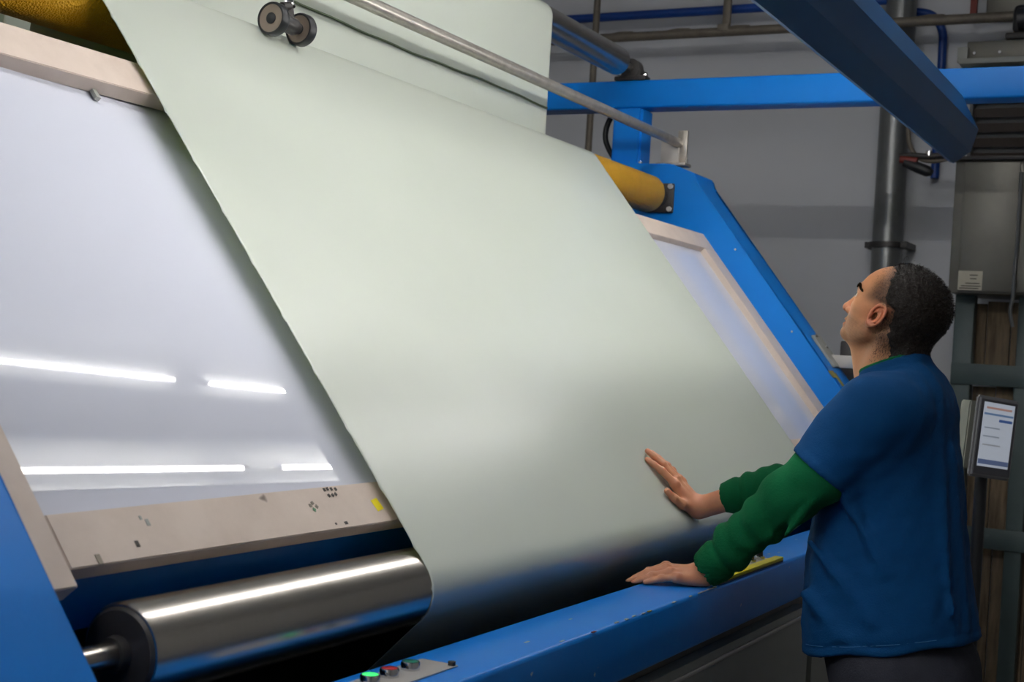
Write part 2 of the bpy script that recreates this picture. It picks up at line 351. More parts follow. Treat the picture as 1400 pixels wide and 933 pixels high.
# button panel on the rail ----------------------------------------------------------
ZR = -.48 + Z0
bpn = B().box(1.46, 1.815, 1.008, 1.072, ZR, ZR + .003, .001).build('button_panel', M_plate, mach)
for xb, cc, es in ((1.635, (40, 190, 90), 1.2), (1.685, (190, 30, 44), 0), (1.742, (10, 120, 100), 0)):
    bz = B().lathe((xb, 1.047, ZR + .003), (0, 0, 1), [(0, 0), (0, .0142), (.010, .0142), (.012, .0132), (.012, .0118), (.009, .0112), (.009, 0)], 32).build('button_ring', M_chrome, bpn)
    B().lathe((xb, 1.047, ZR + .011), (0, 0, 1), [(0, 0), (0, .0115), (.0035, .0112), (.0045, .009), (.0045, 0)], 28).build('push_button', mat('button_%d' % cc[1], srgb(*cc), .25, emis=srgb(60, 230, 110) if es else None, estr=es), bpn)
B().lathe((1.806, 1.014, ZR + .003), (0, 0, 1), [(0, 0), (0, .006), (.006, .006), (.006, 0)], 8).build('bolt', M_dark, bpn)
B().lathe((1.47, 1.014, ZR + .003), (0, 0, 1), [(0, 0), (0, .006), (.006, .006), (.006, 0)], 8).build('bolt', M_dark, bpn)
# switch panel under the arm with a yellow edge strip
spn = B().box(2.875, 3.345, .972, 1.05, ZR, ZR + .004, .001).build('switch_panel', M_plate, mach)
B().box(2.87, 3.345, .962, .985, ZR + .0035, ZR + .012, .002).build('yellow_strip', M_tape, spn)
B().box(2.87, 3.345, .963, .984, ZR, ZR + .0037).build('black_backing', M_black, spn)
random.seed(4)
for xb in (3.06, 3.12, 3.18, 3.24, 3.31):
    kn = B().lathe((xb, 1.012, ZR + .004), (0, 0, 1), [(0, 0), (0, .013), (.006, .013), (.008, .011), (.008, 0)], 24).build('switch_ring', M_chrome, spn)
    B().lathe((xb, 1.012, ZR + .012), (0, 0, 1), [(0, 0), (0, .008), (.018, .007), (.02, .005), (.02, 0)], 20).build('switch_knob', mat('knob_%d' % int(xb * 100), srgb(*random.choice(((150, 100, 40), (26, 26, 28), (90, 80, 30)))), .4), spn)
B().lathe((3.335, 1.03, ZR + .004), (0, 0, 1), [(0, 0), (0, .007), (.008, .007), (.008, 0)], 8).build('bolt', M_dark, spn)

# ================================================================== FABRIC
def arc(c, r, a0, a1, n=18):
    return [(c[0] + r * math.cos(math.radians(a0 + (a1 - a0) * i / n)), c[1] + r * math.sin(math.radians(a0 + (a1 - a0) * i / n))) for i in range(n + 1)]
def seg(a, b, step=.035):
    n = max(1, int(math.hypot(b[0] - a[0], b[1] - a[1]) / step)); return [(a[0] + (b[0] - a[0]) * i / n, a[1] + (b[1] - a[1]) * i / n) for i in range(n + 1)]
aN = math.degrees(math.atan2(NZ, NY))
p_up = arc(UC, UR + .0012, 0, 180); p_lo = arc((2.181, .25 + Z0), .0392, 0, -180); p_ye = arc(YC, YR + .0012, 0, aN, 24); p_rl = arc(RLC, RLR + .0012, aN, 225, 16)
pend = (p_rl[-1][0] + .70 * .78, p_rl[-1][1] - .71 * .78)
path = seg((2.336, .5 + Z0), p_up[0]) + p_up + seg(p_up[-1], p_lo[0]) + p_lo + seg(p_lo[-1], p_ye[0]) + p_ye + seg(p_ye[-1], p_rl[0], .0131) + p_rl + seg(p_rl[-1], pend)
pp = [path[0]]
for q in path[1:]:
    if math.hypot(q[0] - pp[-1][0], q[1] - pp[-1][1]) > 1e-4: pp.append(q)
path = pp
FX0, FX1 = 1.962, 4.390
cols = [FX0, FX0 + .006, FX0 + .05] + [FX0 + (FX1 - FX0) * i / 16 for i in range(1, 16)] + [FX1 - .05, FX1 - .006, FX1]
verts = []; rng = random.Random(3)
for i, (y, z) in enumerate(path):
    nick = -.0035 if i % 9 == 0 else rng.uniform(-.0006, .0006)
    for j, x in enumerate(cols):
        xx = x + (nick if j == 0 else 0) + (-.0025 * (i % 11 == 0) if j == len(cols) - 1 else 0)
        verts.append((xx, y, z))
nc = len(cols)
faces = [(i * nc + j, i * nc + j + 1, (i + 1) * nc + j + 1, (i + 1) * nc + j) for i in range(len(path) - 1) for j in range(nc - 1)]
me = bpy.data.meshes.new('fabric_web'); me.from_pydata(verts, [], faces); me.shade_smooth()
fab = link('fabric_web', me, M_fabric)
tag(fab, 'wide pale green fabric sheet running over the machine rollers and board', 'fabric')
sm = fab.modifiers.new('thickness', 'SOLIDIFY'); sm.thickness = .0016; sm.offset = 0
bb = B(); prev = None
for i in range(41):
    x = FX0 + .004 + (FX1 - FX0 - .006) * i / 40; zc = .866 + Z0 + .0035 * math.sin(x * 5.1) + .0015 * math.sin(x * 23)
    cur = [bb.bm.verts.new(v) for v in ((x, 2.2185, zc - .0028), (x, 2.2150, zc - .0022), (x, 2.2150, zc + .0022), (x, 2.2185, zc + .0028))]
    if prev:
        for k in range(3): bb.bm.faces.new((prev[k], prev[k + 1], cur[k + 1], cur[k]))
    prev = cur
bb.build('seam', M_seam, fab)
# roll of cloth taking the fabric up below
B().cyl((FX0, pend[0] + .075, pend[1] - .07), (FX1, pend[0] + .075, pend[1] - .07), .102, 40).build('cloth_roll', M_fabric, mach)

# ================================================================== LENGTH COUNTER (two wheels riding on the fabric)
lc = empty('length_counter', (2.58, 1.99, .68 + Z0), 'twin black rubber measuring wheels riding on the fabric crest', 'measuring wheel')
WY, WZ = 1.9888, .7198 + Z0
for x0 in (2.512, 2.617):
    wh = B().lathe((x0, WY, WZ), (1, 0, 0), [(.003, .0), (.003, .030), (.002, .0335), (.024, .0335), (.023, .030), (.023, 0)], 40).build('wheel', mat('wheel_disc', srgb(138, 124, 112), .35, .4), lc)
    B().lathe((x0, WY, WZ), (1, 0, 0), [(.0, .0325), (.0, .0365), (.004, .0385), (.021, .0385), (.025, .0365), (.025, .0325), (.0, .0325)], 40).build('tyre', M_black, wh)
    B().lathe((x0 - .001, WY, WZ), (1, 0, 0), [(0, 0), (0, .010), (.002, .013), (.006, .013), (.006, 0)], 24).build('hub', M_black, wh)
B().lathe((2.5, WY, WZ), (1, 0, 0), [(.036, 0), (.036, .012), (.045, .020), (.10, .020), (.117, .012), (.117, 0)], 28).build('axle_body', M_dark, lc)
st0 = Vector((2.585, WY + .004, WZ + .012)); st1 = Vector((2.585, RY - .012, RZ - .03)); ax = (st1 - st0)
B().lathe(st0, ax, [(0, 0), (0, .014), (.03, .014), (.03, .010), (.055, .010), (.055, 0)], 24).build('neck', M_dark, lc)
B().lathe(st0 + ax.normalized() * .032, ax, [(0, 0), (0, .019), (.004, .020), (.004, .0165), (.026, .0165), (.028, .014), (.028, 0)], 28).build('chrome_collar', M_chrome, lc)
B().lathe(st0 + ax.normalized() * .058, ax, [(0, 0), (0, .020), (.012, .022), (ax.length - .062, .022), (ax.length - .062, 0)], 24).build('stem', M_dark, lc)
B().lathe((2.55, RY, RZ), (1, 0, 0), [(0, .0195), (0, .033), (.07, .033), (.07, .0195), (0, .0195)], 28).build('clamp', M_dark, lc)
B().lathe((2.545, WY - .005, WZ + .035), (1, .0, .25), [(0, 0), (0, .009), (.03, .009), (.03, 0)], 16).build('lever', M_dark, lc)

# ================================================================== LIGHTS
def tube_mat(n, s_): return mat(n, (.9, .9, .9, 1), .4, emis=(1.0, .985, .96, 1), estr=s_)
hood = empty('light_hood', (3.2, .93, .75 + Z0), 'dark blue light hood hanging along the machine above the operator', 'light')
outer = [(.930, .752), (.917, .748), (.865, .793), (.844, .87), (.886, .97), (.985, .985), (.99, .975)]
inner = [(.985, .970), (.895, .955), (.858, .868), (.874, .803), (.922, .760)]
poly = [(y, z + Z0) for y, z in outer + inner]
bb = B(); bm = bb.bm; n = len(poly)
# shell: the far end is cut back at the top
ends = lambda z: 5.02 - max(0, (z - Z0 - .87)) * 1.1 - max(0, (.79 - (z - Z0))) * .6
a = [bm.verts.new((1.3, y, z)) for y, z in poly]; c = [bm.verts.new((ends(z), y, z)) for y, z in poly]
for i in range(n): bm.faces.new((a[i], c[i], c[(i + 1) % n], a[(i + 1) % n]))
for ring in (a, c):
    for i in range(5): bm.faces.new((ring[1 + i], ring[2 + i], ring[n - 2 - i] if n - 2 - i > 6 else ring[7], ring[n - 1 - i])) if (n - 2 - i) > 6 else None
    bm.faces.new((ring[0], ring[1], ring[n - 1])); bm.faces.new((ring[5], ring[6], ring[7]))
bb.build('hood_shell', M_hood, hood, smooth=False)
bb = B()
ins = [(y + .001, z + Z0) for y, z in inner]
for i in range(len(ins) - 1):
    q = [bb.bm.verts.new(v) for v in ((1.32, *ins[i]), (4.85, *ins[i]), (4.85, *ins[i + 1]), (1.32, *ins[i + 1]))]; bb.bm.faces.new(q)
rf = bb.build('reflector', M_white, hood); so = rf.modifiers.new('t', 'SOLIDIFY'); so.thickness = .0012
B().prism([(y, z + Z0) for y, z in ((.93, .757), (.917, .757), (.872, .798), (.856, .87), (.892, .955), (.985, .97))], 4.86, 4.87).build('end_plate', M_white, hood)
for y, z in ((.950, .830), (.877, .838)):
    for x0, x1 in ((1.50, 3.03), (3.2, 4.73)):
        tb = B().cyl((x0, y, z + Z0), (x1, y, z + Z0), .0078, 12).build('tube', tube_mat('hood_tube', HOOD_TUBE), hood)
        for xe in (x0 - .02, x1): B().cyl((xe, y, z + Z0), (xe + .02, y, z + Z0), .0085, 12).build('tube_cap', M_plate, tb)
for xh in (1.6, 2.4): B().cyl((xh, .93, .978 + Z0), (xh, .93, 4.6), .012, 12).build('hanger_rod', M_dark, hood)

def row_light(x0, x1, y0, tubes, z, yt, lab, st=ROW_TUBE):
    L_ = empty('ceiling_light_offscreen', ((x0 + x1) / 2, y0, z), lab, 'ceiling light')
    if len(yt) == 1: B().prism([(.80, z + .02), (.85, z + .035), (1.10, z - .05), (1.10, z - .04), (.86, z + .05), (.80, z + .05)], x0, x1).build('housing', M_white, L_)
    else: B().box(x0, x1, y0 - .13, y0 + .13, z + .03, z + .05, .004).build('housing', M_white, L_)
    B().prism([(y0 - .05, z + .05), (y0 + .05, z + .05), (y0 + .035, z + .09), (y0 - .035, z + .09)], x0, x1).build('ballast_case', M_plate, L_)
    for a_, b_ in tubes:
        for y_ in yt: 
            t_ = B().cyl((a_, y_, z), (b_, y_, z), .0085, 12).build('tube_offscreen', tube_mat('row_tube_%d' % int(st), st), L_)
            for xe in (a_ - .02, b_): B().box(xe, xe + .02, y_ - .014, y_ + .014, z - .012, z + .031).build('tube_holder', M_white, t_)
    for xh in (x0 + .4, x1 - .4): B().cyl((xh, y0, z + .09), (xh, y0, 4.6), .008, 8).build('hanger_rod', M_dark, L_)
row_light(-.4, 5.05, .95, ((-.25, 1.25), (1.35, 2.72), (2.76 + .02, 4.26), (4.46, 5.0)), 2.16 + Z0, (.865,), 'long white tube light hanging from the ceiling above the machine front')
def cross_light(x, y0, y1, z, lab, st):
    L_ = empty('ceiling_light_offscreen', (x, (y0 + y1) / 2, z), lab, 'ceiling light')
    B().box(x - .11, x + .11, y0, y1, z + .03, z + .05, .004).build('housing', M_white, L_)
    t_ = B().cyl((x, y0 + .05, z), (x, y1 - .05, z), .013, 12).build('tube_offscreen', tube_mat('cross_tube_%d' % int(st), st), L_)
    for ye in (y0 + .03, y1 - .05): B().box(x - .014, x + .014, ye, ye + .02, z - .012, z + .031).build('tube_holder', M_white, t_)
    for yh in (y0 + .3, y1 - .3): B().cyl((x, yh, z + .05), (x, yh, 4.6), .008, 8).build('hanger_rod', M_dark, L_)
cross_light(-1.2, .2, 3.2, 2.36 + Z0, 'tube light hanging crosswise behind the camera beyond the left frame', CROSS_TUBE)

# ================================================================== FAR WALL: pipes, cabinet, rack
vp = empty('drain_pipe', (6.85, 1.55, 0), 'thick grey vertical drain pipe with clamp on the far wall', 'pipe')
B().cyl((6.86, 1.552, 0), (6.86, 1.552, 4.6), .073, 32).build('pipe', M_pipe, vp)
B().lathe((6.86, 1.552, .612 + Z0), (0, 0, 1), [(0, .074), (0, .088), (.026, .088), (.026, .074), (0, .074)], 32).box(6.78, 6.99, 1.44, 1.47, .61 + Z0, .64 + Z0).box(6.85, 6.99, 1.635, 1.66, .61 + Z0, .64 + Z0).build('clamp', M_dark, vp)
def run(name, lab, pts, r, m, cat='pipe'):
    o = B().tube(pts, r, 16).build(name, m); return tag(o, lab, cat)
gp = empty('wall_pipe', (6.72, 1.9, 1.68 + Z0), 'dusty grey horizontal pipe with hanger bracket high on the far wall', 'pipe')
B().cyl((6.72, .2, 1.69 + Z0), (6.72, 4.75, 1.69 + Z0), .024, 20).build('pipe', M_pipe2, gp)
B().box(6.735, 6.76, 2.39, 2.43, 1.70 + Z0, 2.0 + Z0, .003).box(6.70, 6.99, 2.385, 2.435, 1.97 + Z0, 2.0 + Z0, .003).box(6.69, 6.75, 2.38, 2.44, 1.69 + Z0, 1.725 + Z0, .003).build('hanger_bracket', M_pipe2, gp)
for k in range(6):
    random.seed(k); yy = 2.9 - k * .32
    B().lathe((6.72, yy, 1.708 + Z0), (.0, 1, 0), [(0, 0), (.02, .012), (.09, .014), (.15, .006), (.16, 0)], 10).build('dust_clump', M_pipe2, gp)
run('blue_water_pipe', 'dark blue horizontal pipe above the dusty grey pipe', [(6.85, 4.7, 1.838 + Z0), (6.85, 3.2, 1.838 + Z0), (6.85, 2.0, 1.838 + Z0), (6.85, 1.62, 1.838 + Z0)], .024, M_bpipe)
run('blue_drop_pipe', 'dark blue pipe bending down the wall beside the drain pipe', [(6.968, 1.60, 1.80 + Z0), (6.968, 1.50, 1.80 + Z0), (6.968, 1.42, 1.775 + Z0), (6.968, 1.372, 1.70 + Z0), (6.968, 1.365, 1.6 + Z0), (6.968, 1.365, 1.3 + Z0), (6.968, 1.365, .97 + Z0)], .021, M_bpipe)
run('conduit', 'thin grey vertical conduit beside the blue beam post', [(6.6, 3.078, 4.6), (6.6, 3.078, 2.8), (6.6, 3.078, 1.2), (6.6, 3.078, 0)], .018, M_pipe2)
hs = empty('air_hose', (6.6, 1.35, .93 + Z0), 'grey hose loop with red banded coupling hanging below the hood end', 'hose')
B().tube([(6.62, 1.44, 1.35 + Z0), (6.62, 1.432, 1.15 + Z0), (6.61, 1.41, 1.06 + Z0), (6.6, 1.36, 1.01 + Z0), (6.6, 1.30, 1.0 + Z0), (6.6, 1.24, 1.01 + Z0), (6.6, 1.2, 1.02 + Z0)], .011, 10).build('hose', M_pipe2, hs)
B().tube([(6.58, 1.455, 1.02 + Z0), (6.58, 1.40, 1.025 + Z0), (6.58, 1.33, 1.02 + Z0), (6.58, 1.25, 1.025 + Z0)], .014, 10).build('hose_arm', M_dark, hs)
B().cyl((6.57, 1.45, 1.005 + Z0), (6.57, 1.37, .995 + Z0), .017, 14).build('red_band', M_rust, hs)
B().lathe((6.57, 1.43, .99 + Z0), (0, -.9, -.35), [(0, 0), (0, .02), (.07, .026), (.12, .026), (.14, .014), (.14, 0)], 16).build('coupling', M_black, hs)
B().box(6.6, 7.0, 1.43, 1.45, 1.29 + Z0, 1.31 + Z0).build('wall_clip', M_dark, hs)
B().cyl((6.58, 1.32, 1.02 + Z0), (6.58, 1.32, 1.045 + Z0), .014, 12).build('valve', M_chrome, hs)

cab = empty('control_cabinet', (6.5, .95, 1.85), 'grey steel wall cabinet with white paper label above the rack', 'cabinet')
B().box(6.3, 6.72, .70, 1.146, .372 + Z0, .955 + Z0, .004).build('body', M_cab, cab)
dr = B().box(6.285, 6.3, .872, 1.105, .380 + Z0, .947 + Z0, .003).build('door', M_cab, cab)
B().box(6.285, 6.3, .70, .862, .380 + Z0, .947 + Z0, .003).build('door', M_cab, cab)
B().box(6.27, 6.74, .69, 1.158, .955 + Z0, .972 + Z0, .003).build('top_lid', M_dark, cab)
lb = B().box(6.283, 6.285, 1.002, 1.104, .384 + Z0, .468 + Z0).build('paper_label', M_paper, dr)
for k, (y0, y1, z) in enumerate(((1.022, 1.056, .450), (1.026, 1.054, .434), (1.012, 1.072, .414), (1.008, 1.090, .402), (1.016, 1.098, .392))):
    B().box(6.2822, 6.2832, y0, y1, z - .002 + Z0, z + .002 + Z0).build('print_line', M_ink, cab)
tag(B().tube([(6.277, .866, .90 + Z0), (6.277, .866, .62 + Z0), (6.276, .870, .44 + Z0), (6.262, .868, .36 + Z0), (6.26, .876, .30 + Z0), (6.26, .862, .23 + Z0)], .008, 8).build('hanging_cable', M_pipe), 'grey cable hanging down the front of the steel wall cabinet', 'cable')

lv = empty('louvre_unit', (6.6, .9, 2.47), 'dark louvred vent unit with horizontal slats above the cabinet', 'vent')
B().box(6.62, 6.9, .45, 1.14, .975 + Z0, 1.42 + Z0).build('body', M_void, lv)
for k in range(6):
    z = 1.0 + k * .068
    B().obox((6.575, .80, z + .012 + Z0), (0, 1, 0), (.45, 0, -1), (1, 0, .45), .335, .020, .003).build('slat', mat('slat_brown', srgb(62, 54, 50), .5, var=.3), lv)
for y in (1.13, .46): B().box(6.54, 6.62, y, y + .014, .975 + Z0, 1.42 + Z0).build('side_cheek', M_void, lv)
ub = empty('dusty_box', (6.6, .9, 1.42 + Z0), 'dusty grey metal box with dark gear above the blue beam', 'box')
B().box(6.46, 6.9, .45, 1.19, 1.42 + Z0, 1.445 + Z0, .003).build('bottom_flange', M_grey, ub)
B().box(6.50, 6.9, .45, 1.165, 1.445 + Z0, 1.53 + Z0, .006).build('body', M_cab, ub)
B().box(6.48, 6.9, .45, 1.0, 1.53 + Z0, 1.56 + Z0, .008).build('lid', M_dark, ub)
B().box(6.52, 6.8, .55, .98, 1.56 + Z0, 1.70 + Z0, .03).cyl((6.5, .95, 1.62 + Z0), (6.5, .7, 1.64 + Z0), .05, 16).build('motor', M_black, ub)
for y in (1.13, 1.02): B().lathe((6.498, y, 1.475 + Z0), (-1, 0, 0), [(0, 0), (0, .008), (.006, .007), (.006, 0)], 8).build('bolt', M_chrome, ub)
B().box(6.47, 6.50, 1.155, 1.20, 1.43 + Z0, 1.50 + Z0, .003).build('bracket', M_grey, ub)
tag(B().box(6.8, 6.83, 1.185, 1.215, 1.72 + Z0, 4.6).build('red_riser', M_rust), 'thin red oxide riser pipe above the dusty box', 'pipe')
tag(B().box(6.85, 6.98, .9, 1.15, 1.74 + Z0, 2.35 + Z0, .01).build('meter_box', M_cab), 'small grey box on the wall beside the red riser', 'box')

rk = empty('storage_rack', (6.55, .85, 0), 'grey green steel rack holding weathered brown boards under the cabinet', 'rack')
for y0, y1 in ((1.055, 1.14), (.795, .868), (.40, .47)):
    B().box(6.45, 6.53, y0, y1, 0, .372 + Z0, .004).build('post', M_rack, rk)
for z0, z1 in ((-.03, .065), (-.752, -.66)):
    B().box(6.44, 6.449, .40, 1.14, z0 + Z0, z1 + Z0, .002).build('rail', M_rack, rk)
for z0, z1, nm in ((-1.4, -.70, 0), (-.69, -.02, 1), (0, .36, 2)):
    k = 0; y = 1.135
    while y > .42:
        random.seed(k * 7 + nm * 31); w_ = random.uniform(.07, .12)
        B().box(6.56 + random.uniform(0, .012), 6.585, y - w_, y - .004, z0 + Z0 + .003, z1 + Z0 - random.uniform(.005, .02), .002).build('board', M_board, rk); y -= w_; k += 1
    B().box(6.54, 6.75, .42, 1.13, z0 + Z0 - .02, z0 + Z0).build('shelf', M_rack, rk)

# ================================================================== TABLET ON A STAND
tb = empty('tablet_stand', (4.32, .66, 0), 'grey framed touch screen on a dark stand behind the operator', 'screen')
tu = Vector((.81, -.59, -.02)).normalized(); tn = Vector((-.59, -.81, 0)); tv = tu.cross(tn).normalized()
if tv.z < 0: tv = -tv
rot = Matrix.Rotation(math.radians(-4), 3, tn); tu = rot @ tu; tv = rot @ tv
tcn = Vector((4.26, .622, -.172 + Z0))
B().obox(tcn, tu, tv, tn, .081, .119, .009, .006).build('tablet_body', mat('tablet_bezel', srgb(118, 118, 122), .35), tb)
B().obox(tcn + tn * .0085, tu, tv, tn, .071, .109, .0016).build('bezel_face', mat('bezel_dark', srgb(70, 70, 76), .3), tb)
sc = B().obox(tcn + tn * .0100 + tv * .008, tu, tv, tn, .061, .094, .0008).build('screen', mat('screen_glow', srgb(170, 178, 190), .3, emis=srgb(206, 214, 228), estr=.30), tb)
for k, (u_, v_, w_, h_, c) in enumerate(((0, .060, .058, .003, (110, 140, 180)), (.03, .044, .026, .004, (70, 100, 160)), (0, .078, .05, .003, (190, 150, 140)), (-.02, .02, .03, .002, (150, 160, 175)), (-.02, -.005, .032, .002, (150, 160, 175)), (-.015, -.03, .035, .002, (160, 165, 175)), (0, -.080, .060, .007, (96, 112, 150)))):
    B().obox(tcn + tn * .0110 + tv * (.008 + v_) + tu * u_, tu, tv, tn, w_, h_, .0003).build('screen_line', mat('scr_%d' % k, srgb(*c), .4, emis=srgb(*c), estr=.25), sc)
B().obox(tcn - tn * .03 - tu * .045, tu, tv, tn, .05, .10, .02, .004).build('back_box', mat('back_box', srgb(128, 130, 122), .5), tb)
B().cyl((4.30, .655, 0), (4.30, .655, -.2 + Z0), .018, 16).build('pole', M_black, tb)
B().lathe((4.30, .655, 0), (0, 0, 1), [(0, 0), (0, .16), (.012, .15), (.02, .03), (.02, 0)], 32).build('foot_plate', M_black, tb)
# ================================================================== THE OPERATOR
PX = 3.0
def surface(f, lo, hi, h):
    """naive surface nets over a grid; returns vertices and quads"""
    lo = np.array(lo, float); hi = np.array(hi, float)
    n = np.ceil((hi - lo) / h).astype(int) + 1
    ax_ = [lo[i] + h * np.arange(n[i]) for i in range(3)]
    v = np.empty(n, np.float32)
    for i in range(0, n[0], 16):
        g = np.stack(np.meshgrid(ax_[0][i:i + 16], ax_[1], ax_[2], indexing='ij'), -1)
        v[i:i + 16] = f(g.reshape(-1, 3)).reshape(g.shape[:3])
    s = v < 0
    cs = [(a, b, c) for a in (0, 1) for b in (0, 1) for c in (0, 1)]
    cnt = sum(s[a:n[0] - 1 + a, b:n[1] - 1 + b, c:n[2] - 1 + c].astype(np.int8) for a, b, c in cs)
    idx = np.argwhere((cnt > 0) & (cnt < 8))
    vals = {c: v[idx[:, 0] + c[0], idx[:, 1] + c[1], idx[:, 2] + c[2]] for c in cs}
    acc = np.zeros((len(idx), 3)); num = np.zeros(len(idx))
    for c in cs:
        for k in range(3):
            if c[k] == 0:
                d = list(c); d[k] = 1; d = tuple(d)
                va, vb = vals[c], vals[d]; m = (va < 0) != (vb < 0)
                t = np.where(m, va / np.where(m, va - vb, 1), 0)
                pos = np.tile(np.array(c, float), (len(idx), 1)); pos[:, k] += t
                acc[m] += pos[m]; num[m] += 1
    V = lo + (idx + acc / num[:, None]) * h
    gi = -np.ones(n - 1, np.int64); gi[idx[:, 0], idx[:, 1], idx[:, 2]] = np.arange(len(idx))
    Q = []
    for k in range(3):
        a, b = (k + 1) % 3, (k + 2) % 3
        sl0 = [slice(None)] * 3; sl1 = [slice(None)] * 3; sl0[k] = slice(0, -1); sl1[k] = slice(1, None)
        e0 = s[tuple(sl0)]; e1 = s[tuple(sl1)]
        E_ = np.argwhere(e0 != e1)
        E_ = E_[(E_[:, a] > 0) & (E_[:, b] > 0) & (E_[:, a] < n[a] - 1) & (E_[:, b] < n[b] - 1)]
        ins_ = e0[E_[:, 0], E_[:, 1], E_[:, 2]]
        q = []
        for da, db in ((-1, -1), (0, -1), (0, 0), (-1, 0)):
            F = E_.copy(); F[:, a] += da; F[:, b] += db; q.append(gi[F[:, 0], F[:, 1], F[:, 2]])
        q = np.stack(q, 1); q[~ins_] = q[~ins_][:, ::-1]; Q.append(q)
    return V, np.concatenate(Q)
def cap(p, a, b, ra, rb=None):
    rb = ra if rb is None else rb
    a = np.array(a, float); ab = np.array(b, float) - a
    t = np.clip(((p - a) @ ab) / (ab @ ab), 0, 1)
    return np.linalg.norm(p - a - t[:, None] * ab, axis=1) - (ra + (rb - ra) * t)
def ell(p, c, r):
    q = p - np.array(c); r = np.array(r, float)
    k0 = np.linalg.norm(q / r, axis=1); k1 = np.linalg.norm(q / r ** 2, axis=1)
    return k0 * (k0 - 1) / np.maximum(k1, 1e-6)
def smin(a, b, k):
    h_ = np.clip(.5 + .5 * (b - a) / k, 0, 1); return b * (1 - h_) + a * h_ - k * h_ * (1 - h_)
def smax(a, b, k): return -smin(-a, -b, k)
def chain(p, pts, rs, k=0.):
    d = None
    for a, b, ra, rb in zip(pts, pts[1:], rs, rs[1:]):
        c_ = cap(p, a, b, ra, rb); d = c_ if d is None else (smin(d, c_, k) if k else np.minimum(d, c_))
    return d
_rs = np.random.RandomState(11)
_W = [(_rs.normal(size=3), _rs.uniform(0, 6.28)) for _ in range(18)]
def wob(p, freq, i0=0, n=6):
    o = 0
    for w_, ph in _W[i0:i0 + n]: o = o + np.sin(p @ (w_ * freq) + ph)
    return o / n
def sstep(a, b, x): t = np.clip((x - a) / (b - a), 0, 1); return t * t * (3 - 2 * t)
def to_mesh(name, V, Q, m, parent, colors=None):
    V = V + np.array([0, 0, Z0])
    me = bpy.data.meshes.new(name); me.from_pydata(V.tolist(), [], Q.tolist()); me.shade_smooth()
    if colors is not None:
        at_ = me.color_attributes.new('Col', 'FLOAT_COLOR', 'POINT')
        at_.data.foreach_set('color', np.concatenate([colors, np.ones((len(colors), 1))], 1).astype(np.float32).ravel())
    return link(name, me, m, parent)

man = empty('person', (PX, .62, 0), 'man in blue t-shirt over green sleeves, one hand on the fabric', 'person')

# ---- head, in its own tilted frame: x across, f forward, u up; origin at the ear canal
HT = math.radians(27); HO = np.array([PX, .678, .118])
HF = np.array([0, math.cos(HT), math.sin(HT)]); HU = np.array([0, -math.sin(HT), math.cos(HT)])
def hl(p): q = p - HO; return np.stack([q[:, 0], q @ HF, q @ HU], 1)
def hw(x, f_, u): return HO + np.array([x, 0, 0]) + HF * f_ + HU * u
def skull(l):
    a = np.abs(l[:, 0]); m = np.stack([a, l[:, 1], l[:, 2]], 1)
    d = ell(l, (0, -.028, .043), (.0765, .0975, .0835))
    d = smin(d, ell(l, (0, .020, .030), (.064, .052, .062)), .02)           # forehead / upper face
    d = smin(d, ell(l, (0, .018, -.020), (.060, .048, .058)), .02)          # cheeks
    d = smin(d, ell(m, (.040, .040, -.004), (.020, .020, .017)), .02)       # cheek bones
    d = smin(d, cap(m, (.0, .044, -.064), (.050, .0, -.040), .016, .017), .022)   # jaw
    d = smin(d, ell(l, (0, .0465, -.067), (.023, .0165, .0135)), .010)        # chin
    d = smin(d, ell(l, (0, .040, -.036), (.030, .0225, .022)), .012)        # muzzle
    return d
